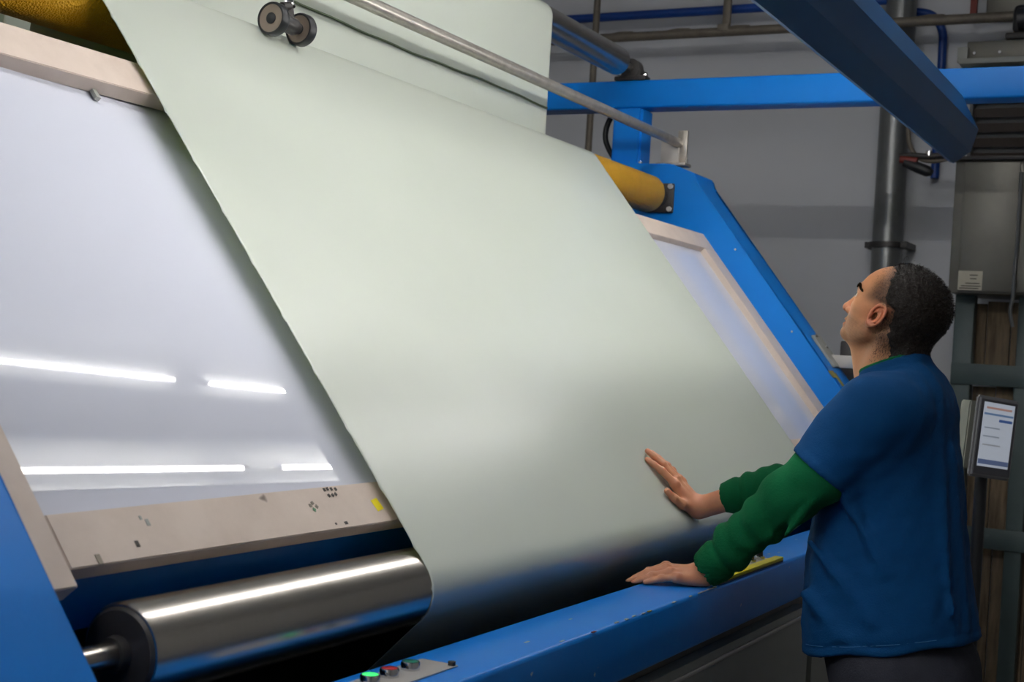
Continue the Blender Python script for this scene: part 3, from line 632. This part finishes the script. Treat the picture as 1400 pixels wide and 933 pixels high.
def face(l):
    a = np.abs(l[:, 0]); m = np.stack([a, l[:, 1], l[:, 2]], 1)
    d = skull(l)
    d = smin(d, cap(m, (.010, .066, .034), (.042, .054, .035), .0085, .007), .012)        # brow ridge
    d = smax(d, -ell(m, (.032, .079, .017), (.017, .0145, .012)), .010)                    # eye socket
    d = smin(d, cap(l, (0, .064, .022), (0, .0765, -.014), .0068, .0095), .008)            # nose bridge
    d = smin(d, ell(l, (0, .0782, -.0190), (.0108, .0098, .0092)), .005)                   # tip
    d = smin(d, ell(m, (.0125, .0675, -.0215), (.0072, .0090, .0072)), .004)               # wings
    d = smax(d, -ell(m, (.0065, .0725, -.0285), (.0034, .0062, .0040)), .003)              # nostrils
    d = smin(d, ell(l, (0, .0620, -.0405), (.021, .0072, .0052)), .005)                    # upper lip
    d = smin(d, ell(l, (0, .0600, -.0520), (.018, .0075, .0058)), .005)                    # lower lip
    d = smax(d, -cap(m, (0, .0695, -.0462), (.022, .0585, -.0455), .0016), .003)           # mouth line
    d = smin(d, ell(m, (.0315, .0575, .0165), (.0145, .0118, .0125)), .004)                # lids
    d = smax(d, -ell(m, (.0350, .0690, .0165), (.0118, .0085, .0050)), .002)               # eye opening
    # ears
    tl = math.radians(-8); ea = m - np.array([.0775, -.004, .002])
    ef = ea[:, 1] * math.cos(tl) - ea[:, 2] * math.sin(tl); eu = ea[:, 1] * math.sin(tl) + ea[:, 2] * math.cos(tl)
    ex_ = ea[:, 0] + ef * .35                                             # flares out at the back
    rr = np.sqrt((ef / .0150) ** 2 + ((eu - .001) / .0255) ** 2)
    ring = np.sqrt(((rr - 1) * .019) ** 2 + (ex_ - .004) ** 2) - .0038
    ring = np.where(eu < -.012, ring + .001, ring)
    cup = np.maximum(np.abs(ex_ + .003) - .0035, (rr - 1) * .018)
    lobe = ell(np.stack([ex_, ef - .004, eu + .0225], 1), (0, 0, 0), (.0045, .0085, .0080))
    anti = np.sqrt(((np.sqrt(((ef - .0005) / .0085) ** 2 + ((eu + .002) / .0155) ** 2) - 1) * .011) ** 2 + (ex_ - .002) ** 2) - .0024
    anti = np.where(ef > .006, anti + .003, anti)
    trag = ell(np.stack([ex_, ef - .0115, eu + .006], 1), (0, 0, 0), (.006, .0045, .007))
    e_ = smin(smin(smin(ring, lobe, .004), cup, .002), smin(anti, trag, .002), .002)
    e_ = smax(e_, -ell(np.stack([ex_, ef - .004, eu + .004], 1), (0, 0, 0), (.012, .0055, .009)), .002)
    d = smin(d, e_, .003)
    return d
NK0 = np.array([PX, .650, .095]); NK1 = np.array([PX, .640, -.11])
def neck(p):
    d = cap(p, NK0, (PX, .652, -.0), .060, .0645)
    d = smin(d, cap(p, (PX, .652, .0), NK1, .0645, .075), .02)
    d = smin(d, cap(p, (PX, .728, .058), (PX, .700, -.02), .018, .024), .03)       # throat
    for s_ in (-1, 1): d = smin(d, cap(p, (PX + s_ * .055, .655, .07), (PX + s_ * .022, .70, -.03), .014, .012), .02)
    d = smin(d, chain(p, [(PX, .604, .085), (PX, .630, .025), (PX, .615, -.06)], [.034, .038, .042], .02), .025)
    return d
def head_sdf(p):
    return smin(face(hl(p)), neck(p), .014)
Vh, Qh = surface(head_sdf, (PX - .10, .52, -.10), (PX + .10, .79, .245), .0021)

# skin colours: warm skin, redder ears and nose, stubble on jaw and neck, shaved temples
def skin_cols(V):
    l = hl(V); a = np.abs(l[:, 0]); n = len(V)
    c = np.tile(np.array(srgb(212, 148, 106)[:3]), (n, 1))
    def blend(mask, col): c[:] = c * (1 - mask[:, None]) + np.array(srgb(*col)[:3]) * mask[:, None]
    ear = sstep(.068, .076, a) * sstep(.034, .024, np.abs(l[:, 2])) * sstep(.03, .02, np.abs(l[:, 1] + .003))
    blend(ear * .55, (205, 112, 88))
    nose = np.exp(-((l[:, 1] - .078) ** 2 + (l[:, 2] + .018) ** 2 + l[:, 0] ** 2) / .018 ** 2)
    blend(nose * .45, (214, 128, 106))
    lips = np.exp(-((l[:, 2] + .046) / .009) ** 4) * sstep(.0575, .062, l[:, 1]) * sstep(.024, .018, a)
    blend(lips * .55, (176, 100, 88))
    noi = .5 + .5 * wob(V, 700, 0, 9)
    jaw = sstep(-.018, -.034, l[:, 2] - .35 * np.maximum(0, .02 - l[:, 1])) * sstep(-.045, -.015, l[:, 1])
    jaw = jaw * (1 - lips) * sstep(-.10, -.055, l[:, 2] + .2 * l[:, 1])
    mous = np.exp(-((l[:, 2] + .034) / .006) ** 2) * sstep(.05, .06, l[:, 1])
    side = sstep(.022, .006, l[:, 1]) * sstep(-.015, -.004, l[:, 1]) * sstep(-.05, -.01, l[:, 2]) * sstep(.05, .02, l[:, 2]) * (1 - ear)
    blend(np.clip(jaw + mous * .8 + side * .6, 0, 1) * (.30 + .38 * noi), (92, 70, 52))
    temple = sstep(.052, .02, l[:, 1] + .2 * (l[:, 2] - .05)) * sstep(.012, .035, l[:, 2]) * (1 - ear)
    blend(temple * (.62 + .33 * noi), (60, 44, 34))
    back = sstep(-.012, -.035, l[:, 1]) * sstep(-.075, -.03, l[:, 2])
    blend(back * (.45 + .35 * noi), (52, 40, 32))
    return c

# ---- hands
def hand(wrist, ydir, zdir, side, sc_, curls, spread, thumb, arm_to):
    """side +1: thumb towards local +x. curls: per finger flex angles at three joints. Returns an sdf and its bounds"""
    y_ = np.array(ydir, float); y_ /= np.linalg.norm(y_); z_ = np.array(zdir, float); z_ -= y_ * (z_ @ y_); z_ /= np.linalg.norm(z_); x_ = np.cross(y_, z_) * side
    Rm = np.stack([x_, y_, z_]); wrist = np.array(wrist, float)
    mcp = [(.0285, .089, .001), (.0085, .0935, .004), (-.0115, .088, .002), (-.0295, .079, -.003)]
    lens = [(.043, .026, .019), (.047, .030, .020), (.043, .028, .020), (.034, .021, .018)]
    rad = [(.0096, .0086, .0078, .0066), (.0098, .0088, .0079, .0067), (.0094, .0084, .0075, .0064), (.0084, .0074, .0067, .0058)]
    fingers = []
    for k in range(4):
        p_ = np.array(mcp[k]); pts = [p_]; ang = 0
        for j in range(3):
            ang += math.radians(curls[k][j]); sp = math.radians(spread[k])
            dirv = np.array([math.sin(sp) * math.cos(ang), math.cos(sp) * math.cos(ang), -math.sin(ang)])
            p_ = p_ + dirv * lens[k][j]; pts.append(p_)
        fingers.append(pts)
    arm_l = Rm @ (np.array(arm_to) - wrist)
    def f(P):
        q = (P - wrist) @ Rm.T / sc_
        d = None
        for k in range(4):
            c0 = ((.016, .006, -.004), (.006, .004, 0), (-.006, .004, 0), (-.016, .006, -.004))[k]
            m_ = cap(q, c0, np.array(mcp[k]) - (0, 0, .003), .0135, .0108)
            d = m_ if d is None else smin(d, m_, .010)
        d = smin(d, ell(q, (0.0, .050, -.007), (.038, .044, .0150)), .008)
        d = smin(d, ell(q, (.021, .034, -.013), (.015, .030, .0125)), .012)       # thenar
        d = smin(d, ell(q, (-.024, .030, -.011), (.012, .032, .0115)), .012)      # hypothenar
        for k in range(4):
            fd = chain(q, fingers[k], rad[k], .003)
            fd = smin(fd, ell(q, fingers[k][1] + np.array((0, 0, .002)), (.0088, .0095, .0085)), .004)   # knuckle
            d = smin(d, fd, .0045)
            d = smin(d, ell(q, np.array(mcp[k]) + (0, -.002, .003), (.0095, .011, .0095)), .006)
        d = smin(d, chain(q, thumb, (.0140, .0118, .0100, .0076), .004), .010)
        for k in range(3):                                                        # hollows between the tendons
            mm = (np.array(mcp[k]) + np.array(mcp[k + 1])) / 2 + (0, -.004, .0145)
            d = smax(d, -cap(q, mm, mm + np.array((-.0, -.03, .001)), .0050, .002), .006)
        d = d * sc_
        d = smin(d, cap(P, wrist + Rm.T @ np.array((0, .004, -.002)) * sc_, np.array(arm_to), .0265, .031), .02)
        return d
    nails = [(Rm.T @ (np.array(fg[3]) * sc_) + wrist, Rm.T @ (np.array(fg[3]) - np.array(fg[2]))) for fg in fingers]
    pts = [wrist + Rm.T @ (np.array(pt) * sc_) for fg in fingers + [thumb] for pt in fg] + [wrist, np.array(arm_to)]
    lo = np.min(pts, 0) - .04; hi = np.max(pts, 0) + .04
    return f, lo, hi
# left hand: palm down on the rail
LW = np.array([2.834, .986, -.4530])
LA = np.array([2.828, .905, -.372])
fL, loL, hiL = hand(LW, (-.62, .78, .02), (-.24, -.06, .95), 1, .90,
    [(20, 10, 4), (18, 10, 5), (15, 9, 5), (10, 6, 4)], (-3, 0, 2, 4),
    [np.array(t) for t in ((.022, .022, -.012), (.046, .046, -.018), (.060, .072, -.023), (.066, .094, -.026))], LA)
# right hand: palm flat on the slanted fabric, fingers up the slope
RW = np.array([3.205, 1.134, -.358])
RA = np.array([3.235, 1.00, -.300])
Bv = np.array([0, CA, SA]); Nv = np.array([0, NY, NZ])
fR, loR, hiR = hand(RW, Bv * .96 + np.array([-.25, 0, 0]) - Nv * .05, Nv, -1, 1.0,
    [(4, 6, 3), (2, 5, 4), (3, 6, 4), (4, 6, 4)], (5, 1, -4, -11),
    [np.array(t) for t in ((.022, .022, -.010), (.050, .040, -.012), (.066, .064, -.011), (.074, .090, -.010))], RA)
def fR2(P):                                                                     # the palm rests on the cloth, not in it
    off = (P[:, 1] - TY) * NY + (P[:, 2] + Z0 - TZ) * NZ
    return smax(fR(P), .0022 - off, .004)
def fL2(P): return smax(fL(P), -.4795 - P[:, 2], .004)
VL, QL = surface(fL2, loL, hiL, .0019); VR, QR = surface(fR2, loR, hiR, .0019)
def hand_cols(V):
    c = np.tile(np.array(srgb(214, 152, 116)[:3]), (len(V), 1)); m_ = (.5 + .5 * wob(V, 160, 4, 8))[:, None] * .5
    return c * (1 - m_) + np.array(srgb(200, 128, 102)[:3]) * m_

# ---- torso, arms and legs
TAB = np.array([  # z, centre y, half depth, half width
    (.018, .648, .064, .070), (.002, .645, .073, .092), (-.030, .637, .090, .140), (-.060, .635, .102, .178), (-.100, .634, .117, .196), (-.173, .633, .132, .190),
    (-.279, .638, .151, .182), (-.398, .635, .165, .182), (-.531, .623, .181, .190), (-.66, .618, .176, .190)])
def torso(p, grow=0.):
    z = p[:, 2] + .36 * (p[:, 1] - .645) * sstep(-.16, -.02, p[:, 2]); zt = TAB[::-1, 0]
    yc = np.interp(z, zt, TAB[::-1, 1]); bd_ = np.interp(z, zt, TAB[::-1, 2]) + grow; ad = np.interp(z, zt, TAB[::-1, 3]) + grow
    e = 2.35
    q = (np.abs((p[:, 0] - PX) / ad) ** e + np.abs((p[:, 1] - yc) / bd_) ** e) ** (1 / e)
    d = (q - 1) * np.minimum(ad, bd_) * .9
    return np.maximum(d, z - .016)
SHN, SLN, ELN, WRN = (2.845, .648, -.082), (2.822, .742, -.212), (2.826, .808, -.270), tuple(LA)
SHF, SLF, ELF, WRF = (3.155, .648, -.082), (3.190, .740, -.190), (3.262, .845, -.278), tuple(RA)
def legs(p, grow=0.):
    d = None
    for s_ in (-1, 1):
        c_ = chain(p, [(PX + s_ * .088, .610, -.62), (PX + s_ * .10, .635, -1.0), (PX + s_ * .105, .600, -1.42)], [.103 + grow, .074 + grow, .058 + grow], .02)
        d = c_ if d is None else smin(d, c_, .02)
    d = smin(d, ell(p, (PX, .600, -.60), (.178 + grow, .155 + grow, .12)), .04)
    return smin(d, ell(p, (PX, .535, -.65), (.15 + grow, .10 + grow, .10)), .04)
def arms_in(p): return np.minimum(chain(p, [SHN, ELN, tuple(LA)], [.045, .036, .028], .02), chain(p, [SHF, ELF, tuple(RA)], [.045, .036, .028], .02))
def core(p):
    d = np.maximum(torso(p, -.03), -.50 - p[:, 2])
    d = smin(d, arms_in(p), .02)
    return smin(d, legs(p, -.018), .03)
Vc, Qc = surface(core, (2.70, .38, -1.47), (3.40, 1.06, .04), .016)
Vs = [Vh, VL, VR, Vc]; Qs = [Qh, QL, QR, Qc]; offs = np.cumsum([0] + [len(v) for v in Vs[:-1]])
cols_ = [skin_cols(Vh), hand_cols(VL), hand_cols(VR), np.tile(np.array(srgb(212, 148, 106)[:3]), (len(Vc), 1))]
M_skin = mat('skin', srgb(212, 148, 106), .46, attr='Col', var=.18, vscale=60, bump=.10, bscale=260, spec=.4)
M_skin.node_tree.nodes['Principled BSDF'].inputs['Subsurface Weight'].default_value = .12
M_skin.node_tree.nodes['Principled BSDF'].inputs['Subsurface Radius'].default_value = (.012, .004, .002)
M_skin.node_tree.nodes['Principled BSDF'].inputs['Subsurface Scale'].default_value = .5
to_mesh('body', np.concatenate(Vs), np.concatenate([q + o for q, o in zip(Qs, offs)]), M_skin, man, np.concatenate(cols_))

# eyes, brows, hair
for s_ in (-1, 1):
    ey = hw(s_ * .0315, .0570, .0165); look = np.array([s_ * .05, .80, .60]); look /= np.linalg.norm(look)
    e_ = B().lathe(Vector(ey) + Vector((0, 0, Z0)) - Vector(look) * .0118, look, [(0, 0)] + [(.0118 - .0118 * math.cos(t * math.pi / 14), .0118 * math.sin(t * math.pi / 14)) for t in range(1, 14)] + [(.0236, 0)], 24).build('eye', mat('eye_white', srgb(226, 218, 208), .15), man)
    B().lathe(Vector(ey) + Vector((0, 0, Z0)) + Vector(look) * .0104, look, [(0, 0), (0, .0054), (.0008, .0050), (.0019, .0024), (.0020, 0)], 20).build('iris', mat('iris', srgb(54, 36, 24), .1), e_)
def strands(items, w_):
    bb = B()
    for base, mid, tip, wd in items:
        base, mid, tip = Vector(base), Vector(mid), Vector(tip); sd = (tip - base).cross(Vector(wd))
        if sd.length < 1e-9: continue
        sd = sd.normalized() * w_
        v_ = [bb.bm.verts.new(q + Vector((0, 0, Z0))) for q in (base - sd, base + sd, mid + sd * .8, mid - sd * .8, tip)]
        bb.bm.faces.new((v_[0], v_[1], v_[2], v_[3])); bb.bm.faces.new((v_[3], v_[2], v_[4]))
    return bb
def hair_mask(l):
    """1 where hair grows, 0 on skin"""
    f_, u = l[:, 1], l[:, 2]
    a = np.abs(l[:, 0])
    line = np.interp(u, [-.07, -.04, -.028, -.02, .0, .030, .036, .06, .085, .10, .13], [-.055, -.040, -.030, -.024, -.020, -.018, .008, .018, .026, .040, .044])
    line = line - .012 * sstep(.02, .05, a) * sstep(.07, .10, u)
    line = line + .006 * wob(l, 170, 2, 7) + .005 * wob(l, 480, 5, 8)
    return sstep(.0, .028, line - f_) * sstep(-.085, -.050, u + .35 * (f_ + .1))
def hair_sdf(p):
    l = hl(p); d = smin(skull(l), neck(p), .014); m_ = hair_mask(l)
    top = .72 + .28 * sstep(.02, .09, l[:, 2])
    curl = .0024 * wob(p, 330, 0, 9) + .0016 * wob(p, 620, 5, 9)
    return d - (-.0035 + m_ * (.0082 * top + curl * (.4 + .6 * top)))
Vr, Qr = surface(hair_sdf, (PX - .095, .51, -.02), (PX + .095, .745, .25), .0022)
M_hair = mat('dark_brown_hair', srgb(30, 21, 16), .5, var=.6, vscale=140, col2=srgb(12, 9, 8), spec=.35, bump=.7, bscale=300)
hair = to_mesh('hair', Vr, Qr, M_hair, man)
rng2 = np.random.RandomState(5); items = []
lr_ = hl(Vr); mk = hair_mask(lr_); ok = np.where((mk > .06))[0]
cen = HO + HF * -.028 + HU * .043
for i in rng2.choice(ok, min(9000, len(ok)), replace=False):
    p_ = Vr[i]; nrm_ = p_ - cen; nrm_ /= np.linalg.norm(nrm_)
    t_ = rng2.normal(size=3); t_ -= nrm_ * (t_ @ nrm_); t_ /= np.linalg.norm(t_)
    dn = -HF * .6 - HU * .4; L_ = (.003 + .007 * sstep(.03, .11, lr_[i:i + 1, 2])[0]) * rng2.uniform(.6, 1.25) * (.5 + .5 * mk[i])
    tip = p_ + nrm_ * L_ * .55 + (t_ * .8 + dn * .4) * L_ * .9
    mid = p_ + nrm_ * L_ * .5 + (t_ * .2 + dn * .2) * L_
    items.append((p_ - nrm_ * .001, mid, tip, nrm_ + t_ * .3))
lh_ = hl(Vh); mh = hair_mask(lh_ + np.array([0, -.030, 0])) * (np.abs(lh_[:, 0]) + np.maximum(0, lh_[:, 2] - .06) > .05); okh = np.where(mh > .04)[0]
for i in rng2.choice(okh, min(16000, len(okh)), replace=False):                        # short cropped sides thinning into the skin
    if rng2.uniform() > mh[i] or (abs(lh_[i, 0]) > .070 and abs(lh_[i, 1]) < .022 and abs(lh_[i, 2]) < .03): continue
    p_ = Vh[i]; nrm_ = p_ - cen; nrm_ /= np.linalg.norm(nrm_); t_ = rng2.normal(size=3) * .5 - HF * .5 - HU * .9; L_ = rng2.uniform(.002, .0045)
    items.append((p_ - nrm_ * .0006, p_ + nrm_ * L_ * .3 + t_ * L_ * .3, p_ + nrm_ * L_ * .35 + t_ * L_, nrm_))
for k in range(26):                                                                # a few loose curls on the crown
    a0 = rng2.uniform(-.04, .04); p_ = hw(a0, rng2.uniform(-.05, .03), .132); c0 = p_.copy()
    th0 = rng2.uniform(0, 6.28); prev_ = p_ - HU * .006
    for j in range(5):
        th = th0 + j * .75; q_ = c0 + HU * (.0015 + .0022 * j - .0003 * j * j) + np.array([math.cos(th), math.sin(th) * .6, 0]) * .0035
        items.append((prev_, (prev_ + q_) / 2, q_, HF)); prev_ = q_ * .6 + prev_ * .4
hs_ = strands(items, .00042).build('hair_strands', M_hair, man, smooth=False)
for s_ in (-1, 1):
    it = []; nb = 420
    t_ = rng2.uniform(0, 1, nb); x_ = s_ * (.012 + .043 * t_)
    u_ = .0345 + .006 * np.sin(t_ * 2.6) - .006 * t_ * t_ + rng2.uniform(-.0042, .0042, nb) * (1 - .5 * t_)
    lo_ = np.full(nb, .015); hi_ = np.full(nb, .09)
    for _ in range(16):
        mi = (lo_ + hi_) / 2; ins2 = face(np.stack([x_, mi, u_], 1)) < 0
        lo_ = np.where(ins2, mi, lo_); hi_ = np.where(ins2, hi_, mi)
    for k in range(nb):
        b_ = hw(x_[k], lo_[k] - .0004, u_[k]); d_ = np.array([s_ * .8, .1, 0]) + HU * rng2.uniform(-.1, .5) + HF * .25
        it.append((b_, b_ + d_ * .0035 + HF * .0008, b_ + d_ * .0075, HF))
    strands(it, .0006).build('eyebrow', M_hair, man, smooth=False)

# ---- clothes
def ring_collar(p, c_, e2, rx, ry, tube):
    e2 = np.array(e2) / np.linalg.norm(e2); e3 = np.array([0, -e2[2], e2[1]]); q = p - np.array(c_)
    r_ = np.sqrt((q[:, 0] / rx) ** 2 + ((q @ e2) / ry) ** 2)
    return np.sqrt(((r_ - 1) * (rx + ry) / 2) ** 2 + ((q @ e3) * .62) ** 2) - tube
def folds(p, lst):
    d = np.full(len(p), 9.)
    for a, b, r_ in lst: d = np.minimum(d, cap(p, a, b, r_, r_ * .5))
    return d
E2 = (0, .117, -.046); CC = (PX, .647, .012)
F_shirt = [((2.90, .53, -.20), (2.87, .475, -.47), .011), ((2.95, .515, -.16), (2.94, .462, -.52), .010),
           ((2.81, .70, -.24), (2.82, .60, -.40), .010), ((2.83, .76, -.36), (2.815, .62, -.50), .012),
           ((2.84, .77, -.47), (2.815, .65, -.56), .011),
           ((2.86, .67, -.03), (2.80, .715, -.14), .010), ((2.83, .63, -.045), (2.775, .67, -.17), .011), ((2.84, .60, -.06), (2.79, .63, -.16), .010),
           ((2.82, .72, -.085), (2.79, .76, -.17), .009)]
def shirt_sdf(p):
    d = torso(p)
    for SH, SL in ((SHN, SLN), (SHF, SLF)):
        SH = np.array(SH); SL = np.array(SL); ax_ = (SL - SH) / np.linalg.norm(SL - SH)
        slv = smin(cap(p, SH, SL + ax_ * .05, .082, .072), cap(p, SH + (.0, -.02, .0), (SH + SL) / 2, .080, .074), .02)
        d = smin(d, smax(slv, (p - SL) @ ax_ - .004, .004), .035)
    f_ = folds(p, F_shirt)
    d = smin(d, f_ + .0065, .030)
    q_ = np.stack([p[:, 0], p[:, 1] * .8 + p[:, 2] * .6, p[:, 2] * .35 - p[:, 1] * .3], 1)
    d = d - .0050 * wob(q_, 46, 0, 7) - .0026 * wob(q_, 105, 6, 8) - .0012 * wob(p, 120, 3, 8)
    hz = -.535 - (p[:, 1] - .44) * .20 + .004 * np.sin(p[:, 1] * 40)
    hem = hz - p[:, 2]
    band = np.exp(-((p[:, 2] - hz - .022) / .0035) ** 2) * .0022                        # stitched hem
    d = smax(d + band, hem, .005)
    for SH, SL in ((SHN, SLN), (SHF, SLF)):
        SH = np.array(SH); SL = np.array(SL); ax_ = (SL - SH) / np.linalg.norm(SL - SH); t_ = (p - SL) @ ax_
        near_ = np.linalg.norm(p - SL - t_[:, None] * ax_, axis=1)
        d = d + np.where(near_ < .10, np.exp(-((t_ + .018) / .003) ** 2) * .002, 0)
        d = smax(d, -cap(p, SL - ax_ * .03, SL + ax_ * .1, .062, .066), .004)
    col_ = ring_collar(p, CC, E2, .0755, .0690, .0085)
    d = smin(d, col_, .010)
    hole = cap(p, (PX, .652, .10), (PX, .645, -.06), .0665)
    return smax(d, -hole, .004)
Vt, Qt = surface(shirt_sdf, (2.70, .38, -.65), (3.30, .87, .07), .0055)
M_shirt = mat('blue_cotton', srgb(0, 62, 112), .85, var=.15, vscale=20, bump=.25, bscale=300, spec=.2)
shirt = to_mesh('t_shirt', Vt, Qt, M_shirt, man)
def green_sdf(p):
    dn = chain(p, [SHN, SLN, (2.826, .808, -.268), (2.832, .863, -.327), (2.832, .911, -.373), (2.828, .956, -.422), (2.826, .982, -.446)], [.060, .0625, .056, .047, .042, .0395, .0385], .02)
    df = chain(p, [SHF, SLF, ELF, (3.240, .965, -.290), (3.228, 1.045, -.3155), (3.222, 1.082, -.326)], [.060, .061, .055, .049, .041, .036], .02)
    an = np.array((-.05, .66, -.55)); an /= np.linalg.norm(an); af = np.array((-.12, .92, -.27)); af /= np.linalg.norm(af)
    tn_ = (p - np.array((2.823, .984, -.447))) @ an; tf_ = (p - np.array((3.221, 1.086, -.327))) @ af
    dn = dn + .0045 * np.exp(-((tn_ + .055) / .007) ** 2) - .006 * np.exp(-((tn_ + .082) / .018) ** 2)     # ribbed cuff and bunching
    df = df + .0040 * np.exp(-((tf_ + .050) / .006) ** 2) - .004 * np.exp(-((tf_ + .072) / .015) ** 2)
    dn = dn + .0028 * np.sin(tn_ * 120 + 2.5 * wob(p, 30, 2, 6)) * sstep(-.26, -.16, tn_) * sstep(-.05, -.07, tn_)
    df = df + .0022 * np.sin(tf_ * 130 + 2.5 * wob(p, 30, 4, 6)) * sstep(-.2, -.14, tf_) * sstep(-.04, -.06, tf_)
    rn = np.where(tn_ > -.05, .0005 * np.sin(np.arctan2(p[:, 0] - 2.84, p[:, 2] + .43) * 60), 0); dn = dn + rn
    fl_ = folds(p, [((2.79, .80, -.225), (2.79, .88, -.325), .011), ((2.778, .76, -.26), (2.805, .86, -.365), .010), ((2.78, .74, -.255), (2.785, .80, -.345), .012),
                    ((2.80, .855, -.285), (2.79, .83, -.35), .009), ((2.81, .92, -.36), (2.805, .89, -.40), .009)])
    dn = smin(dn, fl_ + .002, .016)
    d = np.minimum(smax(dn, tn_, .003), smax(df, tf_, .003))
    d = d - .004 * wob(p, 50, 3, 8) - .0011 * wob(p, 130, 8, 8)
    d = smax(d, -cap(p, (2.823, .984, -.447) - an * .012, (2.823, .984, -.447) + an * .1, .0350), .002)
    d = smax(d, -cap(p, (3.221, 1.086, -.327) - af * .012, (3.221, 1.086, -.327) + af * .1, .0305), .003)
    gc = ring_collar(p, (PX, .654, .017), (0, .117, -.048), .0695, .0665, .0068)
    d = smin(d, smax(torso(p, -.012), p[:, 2] + .02, .01), .01)
    d = np.minimum(d, gc)
    d = smax(d, -.4785 - p[:, 2], .002)
    return smax(d, -cap(p, (PX, .652, .10), (PX, .645, -.02), .0640), .002)
Vg, Qg = surface(green_sdf, (2.72, .50, -.52), (3.34, 1.12, .06), .0037)
M_green = mat('green_jersey', srgb(10, 92, 54), .9, var=.25, vscale=25, bump=.3, bscale=260, spec=.15)
to_mesh('green_undershirt', Vg, Qg, M_green, man)
def trousers_sdf(p):
    d = legs(p, .0) - .003 * wob(p, 40, 2, 8) - .0012 * wob(p, 110, 5, 8)
    pk = np.abs(p[:, 2] + .665 + .10 * (p[:, 1] - .54)); d = d - .0016 * np.where((p[:, 1] < .63) & (p[:, 1] > .50), np.exp(-(pk / .006) ** 2), 0)
    return smax(smax(d, p[:, 2] + .545, .004), -1.435 - p[:, 2], .004)
Vp, Qp = surface(trousers_sdf, (2.76, .36, -1.46), (3.24, .82, -.53), .0075)
M_jean = mat('dark_grey_denim', srgb(52, 54, 64), .85, var=.4, vscale=40, bump=.35, bscale=350, spec=.2)
tr = to_mesh('trousers', Vp, Qp, M_jean, man)
M_stitch = mat('stitch_thread', srgb(120, 118, 118), .8)
def on_surface(f, x, z, y0, y1):
    """point on the near (-x) side of a garment at given y, z: marches in from -x"""
    xs = np.linspace(2.68, 3.0, 320); P_ = np.stack([xs, np.full_like(xs, y0), np.full_like(xs, z)], 1); v = f(P_); i = np.argmax(v < 0); return xs[i]
for zz in (0, .009):
    pts = []
    for t_ in np.linspace(0, 1, 14):
        y_ = .655 - .13 * t_; z_ = -.648 - .016 * math.sin(t_ * 3.14) - zz + .02 * t_
        pts.append((on_surface(trousers_sdf, 0, z_, y_, 0) - .0005, y_, z_ + Z0))
    B().tube(pts, .0011, 6).build('pocket_stitch', M_stitch, tr)
for nm, f_, z_of, ya, yb in (('hem_stitch', shirt_sdf, lambda y: -.535 - (y - .44) * .20 + .022, .50, .77),):
    pts = []
    for y_ in np.linspace(ya, yb, 40):
        z_ = z_of(y_); pts.append((on_surface(f_, 0, z_, y_, 0) - .0004, y_, z_ + Z0))
    B().tube(pts, .0009, 5).build(nm, mat('blue_thread', srgb(30, 92, 140), .8), shirt)
for s_ in (-1, 1):
    def shoe_sdf(p, s_=s_):
        d = smin(ell(p, (PX + s_ * .108, .685, -1.448), (.047, .105, .042)), ell(p, (PX + s_ * .105, .600, -1.425), (.042, .065, .060)), .03)
        return smax(d, -1.498 - p[:, 2], .004)
    Vq, Qq = surface(shoe_sdf, (PX + s_ * .108 - .07, .50, -1.51), (PX + s_ * .108 + .07, .82, -1.33), .007)
    to_mesh('shoe', Vq, Qq, M_black, man)
